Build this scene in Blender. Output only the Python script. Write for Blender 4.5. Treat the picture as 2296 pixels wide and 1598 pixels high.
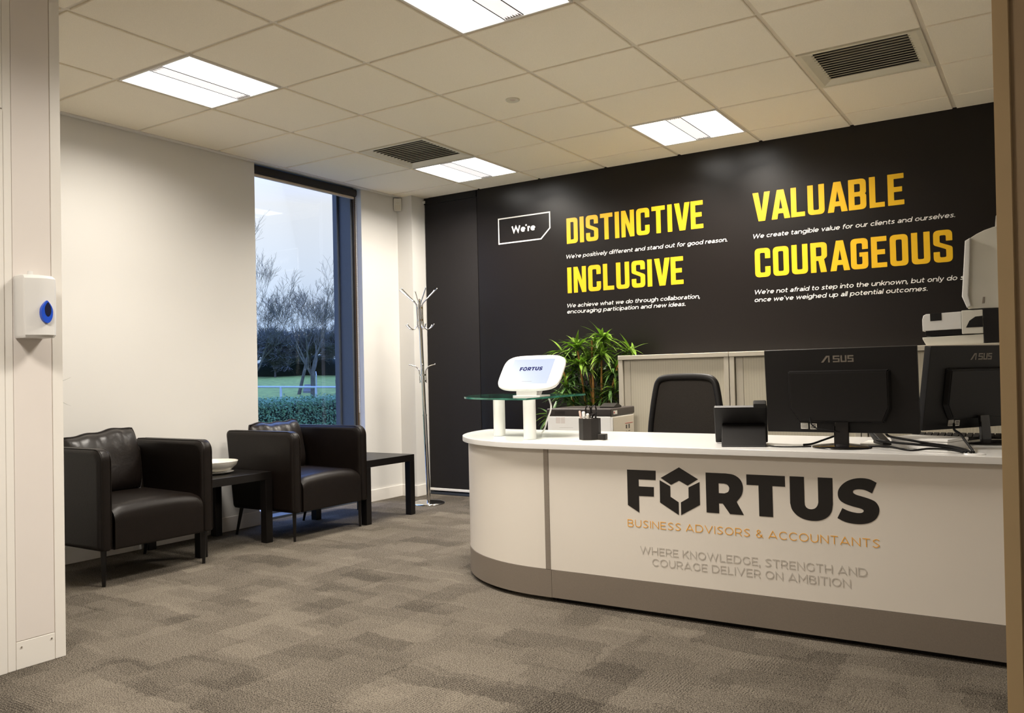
import bpy, bmesh, math, random
from mathutils import Vector, Matrix
from math import sin, cos, pi, radians as R

random.seed(7)
S = bpy.context.scene
COL = S.collection
for o in list(bpy.data.objects):
    bpy.data.objects.remove(o)

# ------------------------------------------------------------------ camera
W_, H_ = 2296, 1598
F_PX = 1882.13
CAM = Vector((4.0678, -2.5518, 1.0367))
RT = Vector((0.839808, 0.542401, -0.022875))
DN = Vector((-0.030891, 0.005676, -0.999507))
FW = Vector((-0.542004, 0.840100, 0.021522))
cd = bpy.data.cameras.new('camera')
cam = bpy.data.objects.new('camera', cd)
COL.objects.link(cam)
cd.sensor_width = 36
cd.sensor_fit = 'HORIZONTAL'
cd.lens = F_PX / W_ * 36
cd.clip_start, cd.clip_end = 0.05, 400
m = Matrix.Identity(4)
for i in range(3):
    m[i][0], m[i][1], m[i][2], m[i][3] = RT[i], -DN[i], -FW[i], CAM[i]
cam.matrix_world = m
S.camera = cam

# ------------------------------------------------------------------ view, world, lights
S.view_settings.view_transform = 'Standard'
S.view_settings.look = 'None'
S.view_settings.gamma = 1
S.view_settings.use_curve_mapping = False
S.view_settings.exposure = 0.0

wd = bpy.data.worlds.new('world')
S.world = wd
wd.use_nodes = True
nt = wd.node_tree
nt.nodes.clear()
wo = nt.nodes.new('ShaderNodeOutputWorld')
bg = nt.nodes.new('ShaderNodeBackground')
tc = nt.nodes.new('ShaderNodeTexCoord')
sp = nt.nodes.new('ShaderNodeSeparateXYZ')
rp = nt.nodes.new('ShaderNodeValToRGB')
nt.links.new(tc.outputs['Generated'], sp.inputs[0])
nt.links.new(sp.outputs['Z'], rp.inputs[0])
nt.links.new(rp.outputs[0], bg.inputs[0])
nt.links.new(bg.outputs[0], wo.inputs[0])
cr = rp.color_ramp
cr.elements[0].position = 0.0
cr.elements[0].color = (0.34, 0.52, 0.80, 1)
cr.elements[1].position = 1.0
cr.elements[1].color = (0.60, 1.20, 3.2, 1)
e = cr.elements.new(0.12); e.color = (0.66, 0.74, 0.86, 1)
e = cr.elements.new(0.20); e.color = (0.78, 0.80, 0.83, 1)
e = cr.elements.new(0.42); e.color = (0.75, 1.25, 2.9, 1)
bg.inputs[1].default_value = 1.2

LAMP_W = 15.5                     # watts of each half of a fluorescent ceiling panel
LAMP_C = (1.0, 0.925, 0.825)
LAMP_TILT = R(14)
LAMP_SPREAD = R(138)
PANEL_E = 6.0                     # radiance of the luminous panels

# ------------------------------------------------------------------ materials
MATS = {}


def pm(name, col, rough=0.5, metal=0.0, bump=None, var=None, spec=None, emit=None, coat=0, sub=None):
    if name in MATS:
        return MATS[name]
    mt = bpy.data.materials.new(name)
    mt.use_nodes = True
    n = mt.node_tree
    b = n.nodes['Principled BSDF']
    b.inputs['Base Color'].default_value = (*col, 1)
    b.inputs['Roughness'].default_value = rough
    b.inputs['Metallic'].default_value = metal
    if spec is not None:
        b.inputs['Specular IOR Level'].default_value = spec
    if coat:
        b.inputs['Coat Weight'].default_value = coat
        b.inputs['Coat Roughness'].default_value = 0.15
    if emit:
        b.inputs['Emission Color'].default_value = (*emit[0], 1)
        b.inputs['Emission Strength'].default_value = emit[1]
    t = None
    if bump or var:
        t = n.nodes.new('ShaderNodeTexCoord')
    if var:
        sc, amt = var
        ns = n.nodes.new('ShaderNodeTexNoise')
        ns.inputs['Scale'].default_value = sc
        ns.inputs['Detail'].default_value = 4
        n.links.new(t.outputs['Object'], ns.inputs['Vector'])
        mr = n.nodes.new('ShaderNodeMapRange')
        mr.inputs['From Min'].default_value = 0.3
        mr.inputs['From Max'].default_value = 0.7
        mr.inputs['To Min'].default_value = 1 - amt
        mr.inputs['To Max'].default_value = 1 + amt
        n.links.new(ns.outputs['Fac'], mr.inputs['Value'])
        mx = n.nodes.new('ShaderNodeVectorMath')
        mx.operation = 'SCALE'
        mx.inputs[0].default_value = col
        n.links.new(mr.outputs[0], mx.inputs['Scale'])
        n.links.new(mx.outputs[0], b.inputs['Base Color'])
    if bump:
        sc, st = bump
        nb = n.nodes.new('ShaderNodeTexNoise')
        nb.inputs['Scale'].default_value = sc
        nb.inputs['Detail'].default_value = 3
        n.links.new(t.outputs['Object'], nb.inputs['Vector'])
        bp = n.nodes.new('ShaderNodeBump')
        bp.inputs['Strength'].default_value = st
        bp.inputs['Distance'].default_value = 0.002
        n.links.new(nb.outputs['Fac'], bp.inputs['Height'])
        n.links.new(bp.outputs[0], b.inputs['Normal'])
    MATS[name] = mt
    return mt


white_wall = pm('wall_paint', (0.655, 0.64, 0.61), 0.55, bump=(180, 0.05), var=(1.5, 0.012))
white_trim = pm('trim_paint', (0.78, 0.75, 0.70), 0.35, var=(6, 0.01))
pillar_m = pm('partition_paint', (0.72, 0.67, 0.63), 0.45, var=(5, 0.012))
tile_m = pm('ceiling_tile', (0.92, 0.845, 0.69), 0.9, bump=(420, 0.35), var=(260, 0.05))
tbar_m = pm('ceiling_bar', (0.72, 0.65, 0.53), 0.5, var=(30, 0.02))
black_wall = pm('black_wall_vinyl', (0.0060, 0.0043, 0.0039), 0.31, bump=(260, 0.10), var=(60, 0.06), spec=0.36)
blind_m = pm('black_blind_fabric', (0.0095, 0.0078, 0.0079), 0.75, bump=(500, 0.25), var=(80, 0.08), spec=0.3)
leather = pm('dark_leather', (0.0058, 0.0036, 0.0026), 0.40, bump=(240, 0.35), var=(20, 0.12), spec=0.24)
leather_c = pm('cushion_leather', (0.0075, 0.0050, 0.0040), 0.38, bump=(60, 0.5), var=(20, 0.12), spec=0.42)
dark_wood = pm('black_brown_wood', (0.0045, 0.0034, 0.0030), 0.36, bump=(90, 0.06), var=(40, 0.15), spec=0.36)
desk_white = pm('desk_white', (0.73, 0.68, 0.61), 0.30, var=(4, 0.01))
desk_top = pm('desk_worktop_white', (0.70, 0.69, 0.67), 0.22, var=(4, 0.01))
desk_grey = pm('desk_plinth_grey', (0.235, 0.198, 0.162), 0.40, 0.25, bump=(600, 0.05), var=(300, 0.05))
desk_strip = pm('desk_joint_grey', (0.30, 0.26, 0.22), 0.38, 0.4, var=(200, 0.05))
chrome = pm('chrome', (0.78, 0.76, 0.72), 0.09, 1.0, var=(12, 0.02))
blk_gloss = pm('gloss_black_plastic', (0.008, 0.007, 0.007), 0.14, var=(20, 0.05))
blk = pm('matt_black_plastic', (0.0045, 0.0036, 0.0034), 0.5, bump=(500, 0.1), var=(50, 0.08), spec=0.3)
blk_soft = pm('black_brown_plastic', (0.013, 0.0105, 0.0085), 0.5, bump=(300, 0.1), var=(60, 0.08), spec=0.35)
blk_mesh = pm('chair_mesh', (0.036, 0.029, 0.023), 0.8, bump=(900, 0.6), var=(300, 0.25))
wplastic = pm('white_plastic', (0.72, 0.71, 0.69), 0.28, var=(8, 0.01))
offwhite = pm('offwhite_plastic', (0.62, 0.60, 0.53), 0.4, var=(12, 0.02))
cab_m = pm('cabinet_metal', (0.50, 0.46, 0.38), 0.42, var=(30, 0.02))
cab_dark = pm('cabinet_gap', (0.07, 0.06, 0.05), 0.6, var=(30, 0.1))
yellow = pm('yellow_vinyl', (0.72, 0.42, 0.010), 0.34, var=(10, 0.02))
letter_white = pm('white_vinyl', (0.80, 0.78, 0.74), 0.4, var=(10, 0.01))
letter_black = pm('black_vinyl', (0.012, 0.010, 0.009), 0.35, var=(30, 0.05))
letter_orange = pm('orange_vinyl', (0.86, 0.40, 0.03), 0.4, var=(10, 0.02))
letter_grey = pm('grey_vinyl', (0.52, 0.475, 0.42), 0.4, var=(10, 0.02))
logo_grey = pm('logo_grey', (0.19, 0.165, 0.135), 0.4, 0.3, var=(40, 0.05))
frame_m = pm('window_frame_grey', (0.055, 0.068, 0.092), 0.4, var=(80, 0.05))
bronze = pm('bronze_bead', (0.085, 0.058, 0.036), 0.4, 0.4, var=(30, 0.05))
blue_p = pm('blue_plastic', (0.012, 0.075, 0.55), 0.18, var=(30, 0.05))
navy_p = pm('navy_plastic', (0.004, 0.006, 0.03), 0.25, var=(30, 0.05))
red_m = pm('red_print', (0.45, 0.03, 0.03), 0.5, var=(30, 0.05))
paper = pm('paper', (0.74, 0.72, 0.66), 0.7, var=(60, 0.02))
pinkish = pm('pale_pink_plastic', (0.55, 0.40, 0.34), 0.4, var=(30, 0.02))
bark = pm('bark', (0.105, 0.100, 0.085), 0.9, bump=(30, 0.6), var=(8, 0.3))
bark_haze = pm('bark_haze', (0.13, 0.13, 0.125), 0.9, bump=(30, 0.4), var=(8, 0.2))  # distance haze painted into the bark colour of the far shrubs
grass = pm('grass', (0.205, 0.255, 0.050), 0.95, bump=(40, 0.8), var=(3, 0.35))
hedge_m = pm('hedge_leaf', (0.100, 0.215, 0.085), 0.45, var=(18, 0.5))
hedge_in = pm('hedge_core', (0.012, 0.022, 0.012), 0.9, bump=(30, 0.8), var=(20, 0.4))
paving_m = pm('paving', (0.55, 0.53, 0.50), 0.85, bump=(60, 0.3), var=(10, 0.08))
step_m = pm('step_stone', (0.20, 0.20, 0.21), 0.9, bump=(40, 0.3), var=(8, 0.1))
rail_m = pm('rail_paint', (0.42, 0.47, 0.52), 0.45, var=(20, 0.05))
leaf_m = pm('plant_leaf', (0.215, 0.350, 0.050), 0.36, var=(14, 0.55))
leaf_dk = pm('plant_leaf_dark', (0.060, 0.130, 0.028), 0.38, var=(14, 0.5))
cane = pm('plant_cane', (0.36, 0.17, 0.035), 0.5, bump=(50, 0.3), var=(25, 0.25))
pot_m = pm('pot_grey', (0.10, 0.09, 0.085), 0.5, var=(10, 0.05))
soil = pm('soil', (0.02, 0.014, 0.01), 0.95, bump=(60, 0.8), var=(40, 0.3))
printer_w = pm('printer_white', (0.90, 0.90, 0.89), 0.35, var=(10, 0.01))
printer_b = pm('printer_beige', (0.52, 0.47, 0.38), 0.45, var=(10, 0.02))
printer_k = pm('printer_dark', (0.034, 0.027, 0.025), 0.4, var=(20, 0.06))
ceramic = pm('ceramic', (0.74, 0.71, 0.64), 0.22, var=(6, 0.02))
tan_jamb = pm('tan_jamb', (0.45, 0.325, 0.175), 0.5, bump=(300, 0.06), var=(6, 0.02))
tan_jamb2 = pm('tan_wall', (0.36, 0.255, 0.15), 0.5, bump=(300, 0.06), var=(6, 0.02))
groove_m = pm('panel_groove', (0.58, 0.50, 0.42), 0.6, var=(10, 0.02))
vent_dark = pm('vent_dark', (0.012, 0.009, 0.007), 0.8, var=(10, 0.1))
vent_m = pm('vent_paint', (0.66, 0.62, 0.50), 0.5, var=(20, 0.02))
panel_m = pm('luminous_panel', (0.8, 0.8, 0.8), 0.5, emit=((1.0, 0.965, 0.90), PANEL_E), var=(10, 0.01))
strip_m = pm('luminous_strip', (0.7, 0.7, 0.7), 0.5, emit=((1.0, 0.96, 0.95), 0.80), var=(60, 0.05))
screen_m = pm('tablet_screen', (0.10, 0.11, 0.14), 0.25, emit=((0.55, 0.66, 0.90), 0.72), var=(4, 0.01))
screen_txt = pm('screen_text', (0.01, 0.01, 0.05), 0.6, spec=0.05, emit=((0.02, 0.025, 0.14), 0.5), var=(30, 0.03))
lens_m = pm('sensor_lens', (0.60, 0.56, 0.48), 0.3, var=(20, 0.02))


def wave_mat(name, c1, c2, scale, axis='X', rough=0.45):
    mt = bpy.data.materials.new(name)
    mt.use_nodes = True
    n = mt.node_tree
    b = n.nodes['Principled BSDF']
    b.inputs['Roughness'].default_value = rough
    t = n.nodes.new('ShaderNodeTexCoord')
    w = n.nodes.new('ShaderNodeTexWave')
    w.wave_type = 'BANDS'
    w.bands_direction = axis
    w.inputs['Scale'].default_value = scale
    r = n.nodes.new('ShaderNodeValToRGB')
    r.color_ramp.elements[0].color = (*c1, 1)
    r.color_ramp.elements[1].color = (*c2, 1)
    r.color_ramp.elements[1].position = 0.35
    n.links.new(t.outputs['Object'], w.inputs['Vector'])
    n.links.new(w.outputs['Fac'], r.inputs[0])
    n.links.new(r.outputs[0], b.inputs['Base Color'])
    bp = n.nodes.new('ShaderNodeBump')
    bp.inputs['Strength'].default_value = 0.12
    bp.inputs['Distance'].default_value = 0.003
    n.links.new(w.outputs['Fac'], bp.inputs['Height'])
    n.links.new(bp.outputs[0], b.inputs['Normal'])
    return mt


tambour_m = wave_mat('tambour_slats', (0.475, 0.435, 0.34), (0.52, 0.48, 0.38), 18.0)


def glass_mat(name, tint=(1, 1, 1), ior=1.45, amount=1.0):
    mt = bpy.data.materials.new(name)
    mt.use_nodes = True
    n = mt.node_tree
    n.nodes.clear()
    out = n.nodes.new('ShaderNodeOutputMaterial')
    mix = n.nodes.new('ShaderNodeMixShader')
    fr = n.nodes.new('ShaderNodeFresnel')
    fr.inputs['IOR'].default_value = ior
    tr = n.nodes.new('ShaderNodeBsdfTransparent')
    tr.inputs[0].default_value = (*tint, 1)
    gl = n.nodes.new('ShaderNodeBsdfGlossy')
    gl.inputs['Roughness'].default_value = 0.02
    # faint streaks so that the pane is not perfectly clean
    ns = n.nodes.new('ShaderNodeTexNoise')
    ns.inputs['Scale'].default_value = 3
    mr = n.nodes.new('ShaderNodeMapRange')
    mr.inputs['To Min'].default_value = 0.9 * amount
    mr.inputs['To Max'].default_value = 1.1 * amount
    mu = n.nodes.new('ShaderNodeMath')
    mu.operation = 'MULTIPLY'
    n.links.new(ns.outputs['Fac'], mr.inputs['Value'])
    n.links.new(fr.outputs[0], mu.inputs[0])
    n.links.new(mr.outputs[0], mu.inputs[1])
    n.links.new(mu.outputs[0], mix.inputs[0])
    n.links.new(tr.outputs[0], mix.inputs[1])
    n.links.new(gl.outputs[0], mix.inputs[2])
    n.links.new(mix.outputs[0], out.inputs[0])
    return mt


pane_m = glass_mat('window_glass', (0.97, 0.985, 1.0), amount=0.12)
shelf_glass = glass_mat('shelf_glass', (0.95, 0.985, 0.965))
acrylic = glass_mat('clear_acrylic', (0.97, 0.98, 0.97))
glass_edge = pm('green_glass_edge', (0.035, 0.17, 0.12), 0.15, var=(14, 0.5))


def carpet_mat():
    mt = bpy.data.materials.new('carpet_tiles')
    mt.use_nodes = True
    n = mt.node_tree
    L = n.links.new
    b = n.nodes['Principled BSDF']
    b.inputs['Roughness'].default_value = 1.0
    b.inputs['Specular IOR Level'].default_value = 0.05
    t = n.nodes.new('ShaderNodeTexCoord')

    def math_(op, a, bb=None):
        q = n.nodes.new('ShaderNodeMath')
        q.operation = op
        for i, v in enumerate((a, bb)):
            if v is None:
                continue
            if isinstance(v, (int, float)):
                q.inputs[i].default_value = v
            else:
                L(v, q.inputs[i])
        return q.outputs[0]

    sep = n.nodes.new('ShaderNodeSeparateXYZ')
    L(t.outputs['Object'], sep.inputs[0])
    jn = n.nodes.new('ShaderNodeTexNoise')
    jn.inputs['Scale'].default_value = 45
    jn.inputs['Detail'].default_value = 3
    L(t.outputs['Object'], jn.inputs['Vector'])
    jn2 = n.nodes.new('ShaderNodeTexNoise')
    jn2.inputs['Scale'].default_value = 5
    L(t.outputs['Object'], jn2.inputs['Vector'])
    jit = math_('ADD', math_('MULTIPLY', math_('SUBTRACT', jn.outputs['Fac'], .5), .055), math_('MULTIPLY', math_('SUBTRACT', jn2.outputs['Fac'], .5), .12))
    ux = math_('ADD', sep.outputs[0], jit)
    uy = math_('SUBTRACT', sep.outputs[1], jit)

    def hash2(a, b_):
        cb = n.nodes.new('ShaderNodeCombineXYZ')
        L(a, cb.inputs[0])
        L(b_, cb.inputs[1])
        wn = n.nodes.new('ShaderNodeTexWhiteNoise')
        wn.noise_dimensions = '2D'
        L(cb.outputs[0], wn.inputs['Vector'])
        return wn.outputs['Value'], wn.outputs['Color']

    def rects(a, b_, wa, hb, seed):
        row = math_('FLOOR', math_('MULTIPLY', b_, 1 / hb))
        off = n.nodes.new('ShaderNodeTexWhiteNoise')
        off.noise_dimensions = '1D'
        L(math_('ADD', row, seed), off.inputs['W'])
        col = math_('FLOOR', math_('ADD', math_('MULTIPLY', a, 1 / wa), math_('MULTIPLY', off.outputs['Value'], 7.0)))
        val, c_ = hash2(math_('ADD', col, seed * 3.1), row)
        sc = n.nodes.new('ShaderNodeSeparateColor')
        L(c_, sc.inputs[0])
        return sc.outputs[0], sc.outputs[1]

    a0, a1 = rects(ux, uy, .44, .17, 3.0)
    b0, b1 = rects(uy, ux, .40, .19, 11.0)
    c0, c1 = rects(ux, uy, .26, .11, 23.0)
    ns = n.nodes.new('ShaderNodeTexNoise')
    ns.inputs['Scale'].default_value = 230
    ns.inputs['Detail'].default_value = 3
    L(t.outputs['Object'], ns.inputs['Vector'])
    n2 = n.nodes.new('ShaderNodeTexNoise')
    n2.inputs['Scale'].default_value = 60
    n2.inputs['Detail'].default_value = 3
    L(t.outputs['Object'], n2.inputs['Vector'])
    # ribs whose direction turns from block to block
    w1 = n.nodes.new('ShaderNodeTexWave'); w1.bands_direction = 'X'
    w2 = n.nodes.new('ShaderNodeTexWave'); w2.bands_direction = 'Y'
    for w in (w1, w2):
        w.inputs['Scale'].default_value = 28
        w.inputs['Distortion'].default_value = 2.5
        w.inputs['Detail'].default_value = 2
        w.inputs['Detail Scale'].default_value = 3
        L(t.outputs['Object'], w.inputs['Vector'])
    sel = math_('GREATER_THAN', b1, 0.5)
    mixw = n.nodes.new('ShaderNodeMix')
    L(sel, mixw.inputs[0])
    L(w1.outputs['Fac'], mixw.inputs[2])
    L(w2.outputs['Fac'], mixw.inputs[3])
    ribamt = math_('MULTIPLY', math_('GREATER_THAN', a1, 0.55), 0.26)
    rib = math_('MULTIPLY', math_('SUBTRACT', mixw.outputs[0], 0.5), ribamt)
    patch = math_('ADD', math_('MULTIPLY', a0, 0.22), math_('MULTIPLY', b0, 0.20))
    patch = math_('ADD', patch, math_('MULTIPLY', c0, 0.16))
    v = math_('ADD', patch, rib)
    v = math_('ADD', v, math_('MULTIPLY', math_('SUBTRACT', ns.outputs['Fac'], 0.5), 3.0))
    v = math_('ADD', v, math_('MULTIPLY', math_('SUBTRACT', n2.outputs['Fac'], 0.5), 0.35))
    v = math_('ADD', v, 0.19)
    r = n.nodes.new('ShaderNodeValToRGB')
    r.color_ramp.elements[0].color = (0.020, 0.0165, 0.0132, 1)
    r.color_ramp.elements[1].color = (0.215, 0.187, 0.150, 1)
    L(v, r.inputs[0])
    L(r.outputs[0], b.inputs['Base Color'])
    bp = n.nodes.new('ShaderNodeBump')
    bp.inputs['Strength'].default_value = 0.6
    bp.inputs['Distance'].default_value = 0.004
    L(v, bp.inputs['Height'])
    L(bp.outputs[0], b.inputs['Normal'])
    return mt


carpet = carpet_mat()

# ------------------------------------------------------------------ mesh helpers


def nb():
    return bmesh.new()


def box(bm, x0, x1, y0, y1, z0, z1, bev=0.0, seg=2):
    vs = [bm.verts.new(p) for p in ((x0, y0, z0), (x1, y0, z0), (x1, y1, z0), (x0, y1, z0),
                                    (x0, y0, z1), (x1, y0, z1), (x1, y1, z1), (x0, y1, z1))]
    fs = [bm.faces.new([vs[i] for i in f]) for f in
          ((3, 2, 1, 0), (4, 5, 6, 7), (0, 1, 5, 4), (1, 2, 6, 5), (2, 3, 7, 6), (3, 0, 4, 7))]
    if bev:
        es = list({e for f in fs for e in f.edges})
        bmesh.ops.bevel(bm, geom=es, offset=bev, segments=seg, affect='EDGES', profile=0.5)
    return vs


def prism(bm, poly, axis, a0, a1, bev=0.0, seg=2):
    """poly: 2-D points in the other two axes (order x,y / x,z / y,z); extruded along axis"""
    def P(p, a):
        if axis == 'z':
            return (p[0], p[1], a)
        if axis == 'y':
            return (p[0], a, p[1])
        return (a, p[0], p[1])
    v0 = [bm.verts.new(P(p, a0)) for p in poly]
    v1 = [bm.verts.new(P(p, a1)) for p in poly]
    fs = [bm.faces.new(v0), bm.faces.new(v1[::-1])]
    n = len(poly)
    sides = [bm.faces.new((v0[i], v1[i], v1[(i + 1) % n], v0[(i + 1) % n])) for i in range(n)]
    bmesh.ops.recalc_face_normals(bm, faces=fs + sides)
    if bev:
        es = list({e for f in fs for e in f.edges})
        bmesh.ops.bevel(bm, geom=es, offset=bev, segments=seg, affect='EDGES', profile=0.5)


def cyl(bm, p0, p1, r0, r1=None, n=16, cap=True):
    r1 = r0 if r1 is None else r1
    tube(bm, [p0, p1], [r0, r1], n, cap)


def tube(bm, pts, r, n=8, cap=True):
    pts = [Vector(p) for p in pts]
    if not isinstance(r, (list, tuple)):
        r = [r] * len(pts)
    rings = []
    up = None
    for i, p in enumerate(pts):
        a = pts[max(i - 1, 0)]
        c = pts[min(i + 1, len(pts) - 1)]
        d = (c - a).normalized()
        if up is None:
            up = Vector((0, 0, 1)) if abs(d.z) < 0.9 else Vector((1, 0, 0))
        s = d.cross(up).normalized()
        up = s.cross(d).normalized()
        rings.append([bm.verts.new(p + (s * cos(2 * pi * k / n) + up * sin(2 * pi * k / n)) * r[i]) for k in range(n)])
    fs = []
    for i in range(len(rings) - 1):
        A, B = rings[i], rings[i + 1]
        for k in range(n):
            fs.append(bm.faces.new((A[k], A[(k + 1) % n], B[(k + 1) % n], B[k])))
    if cap:
        fs.append(bm.faces.new(rings[0][::-1]))
        fs.append(bm.faces.new(rings[-1]))
    bmesh.ops.recalc_face_normals(bm, faces=fs)


def lathe(bm, prof, c=(0, 0, 0), n=32, sx=1, sy=1):
    rings = []
    for r, z in prof:
        if r < 1e-5:
            rings.append([bm.verts.new((c[0], c[1], c[2] + z))])
        else:
            rings.append([bm.verts.new((c[0] + sx * r * cos(2 * pi * k / n), c[1] + sy * r * sin(2 * pi * k / n), c[2] + z)) for k in range(n)])
    fs = []
    for A, B in zip(rings, rings[1:]):
        for k in range(n):
            k2 = (k + 1) % n
            if len(A) == 1 and len(B) == 1:
                continue
            if len(A) == 1:
                fs.append(bm.faces.new((A[0], B[k2], B[k])))
            elif len(B) == 1:
                fs.append(bm.faces.new((A[k], A[k2], B[0])))
            else:
                fs.append(bm.faces.new((A[k], A[k2], B[k2], B[k])))
    bmesh.ops.recalc_face_normals(bm, faces=fs)


def smooth_pts(pts, k=6):
    """Catmull-Rom through pts"""
    P = [Vector(p) for p in pts]
    P = [P[0] * 2 - P[1]] + P + [P[-1] * 2 - P[-2]]
    out = []
    for i in range(1, len(P) - 2):
        for s in range(k):
            t = s / k
            a, b, c, d = P[i - 1], P[i], P[i + 1], P[i + 2]
            out.append(0.5 * ((2 * b) + (c - a) * t + (2 * a - 5 * b + 4 * c - d) * t * t + (3 * b - a - 3 * c + d) * t ** 3))
    out.append(P[-2])
    return out


def xf(bm, mat):
    bmesh.ops.transform(bm, matrix=mat, verts=bm.verts)


def total_loc(p):
    v = Vector((0, 0, 0))
    while p is not None:
        v += p.location
        p = p.parent
    return v


def link_mesh(name, me, mat, parent=None, world=False, ang=35):
    if world and parent is not None:
        me.transform(Matrix.Translation(-total_loc(parent)))
    if ang:
        for p in me.polygons:
            p.use_smooth = True
        me.set_sharp_from_angle(angle=R(ang))
    o = bpy.data.objects.new(name, me)
    if ang and len(me.polygons) < 20000:
        wn = o.modifiers.new('even_shading', 'WEIGHTED_NORMAL')
        wn.keep_sharp = True
    if mat:
        for q in (mat if isinstance(mat, (list, tuple)) else [mat]):
            me.materials.append(q)
    if parent is not None:
        o.parent = parent
    COL.objects.link(o)
    return o


def obj(name, bm, mat, parent=None, world=False, ang=35):
    me = bpy.data.meshes.new(name)
    bm.normal_update()
    bm.to_mesh(me)
    bm.free()
    return link_mesh(name, me, mat, parent, world, ang)


def thing(name, label, cat, loc=(0, 0, 0), rz=0.0, group=None):
    o = bpy.data.objects.new(name, None)
    o.empty_display_size = 0.1
    COL.objects.link(o)
    o.location = loc
    o.rotation_euler = (0, 0, rz)
    o['label'] = label
    o['category'] = cat
    if group:
        o['group'] = group
    return o


def tag(o, label, cat, group=None):
    o['label'] = label
    o['category'] = cat
    if group:
        o['group'] = group
    return o


def struct(o):
    o['kind'] = 'structure'
    return o


def copy_tree(o, parent=None):
    c = o.copy()
    COL.objects.link(c)
    if parent is not None:
        c.parent = parent
    for ch in list(o.children):
        copy_tree(ch, c)
    return c


# flat lettering -----------------------------------------------------------
def contours_mesh(contours, depth=0.0):
    cu = bpy.data.curves.new('tmp_outline', 'CURVE')
    cu.dimensions = '2D'
    cu.fill_mode = 'BOTH'
    cu.extrude = depth
    for c in contours:
        s = cu.splines.new('POLY')
        s.points.add(len(c) - 1)
        for p, q in zip(s.points, c):
            p.co = (q[0], q[1], 0, 1)
        s.use_cyclic_u = True
    return curve_to_mesh(cu)


def curve_to_mesh(cu):
    o = bpy.data.objects.new('tmp_outline', cu)
    COL.objects.link(o)
    dg = bpy.context.evaluated_depsgraph_get()
    dg.update()
    me = bpy.data.meshes.new_from_object(o.evaluated_get(dg))
    bpy.data.objects.remove(o)
    bpy.data.curves.remove(cu)
    me.materials.clear()
    return me


def bounds(me):
    xs = [v.co.x for v in me.vertices]
    ys = [v.co.y for v in me.vertices]
    return min(xs), max(xs), min(ys), max(ys)


def join_meshes(ms):
    bm = nb()
    for q in ms:
        bm.from_mesh(q)
        bpy.data.meshes.remove(q)
    me = bpy.data.meshes.new('joined')
    bm.to_mesh(me)
    bm.free()
    return me


def to_wall(me, y):
    """local x,y,z(depth) -> world x, y(wall), z ; text faces -y"""
    for v in me.vertices:
        x, h, d = v.co
        v.co = (x, y - d, h)
    return me


CAP = 1.36                      # capital height in units of the x-height


def ell(cx, cy, rx, ry, a0, a1, n=None):
    n = n or max(4, int(abs(a1 - a0) / 15))
    return [(cx + rx * cos(R(a0 + (a1 - a0) * k / n)), cy + ry * sin(R(a0 + (a1 - a0) * k / n))) for k in range(n + 1)]


def curve2(pts, k=5):
    return [(p.x, p.y) for p in smooth_pts([(x, y, 0) for x, y in pts], k)]


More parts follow.
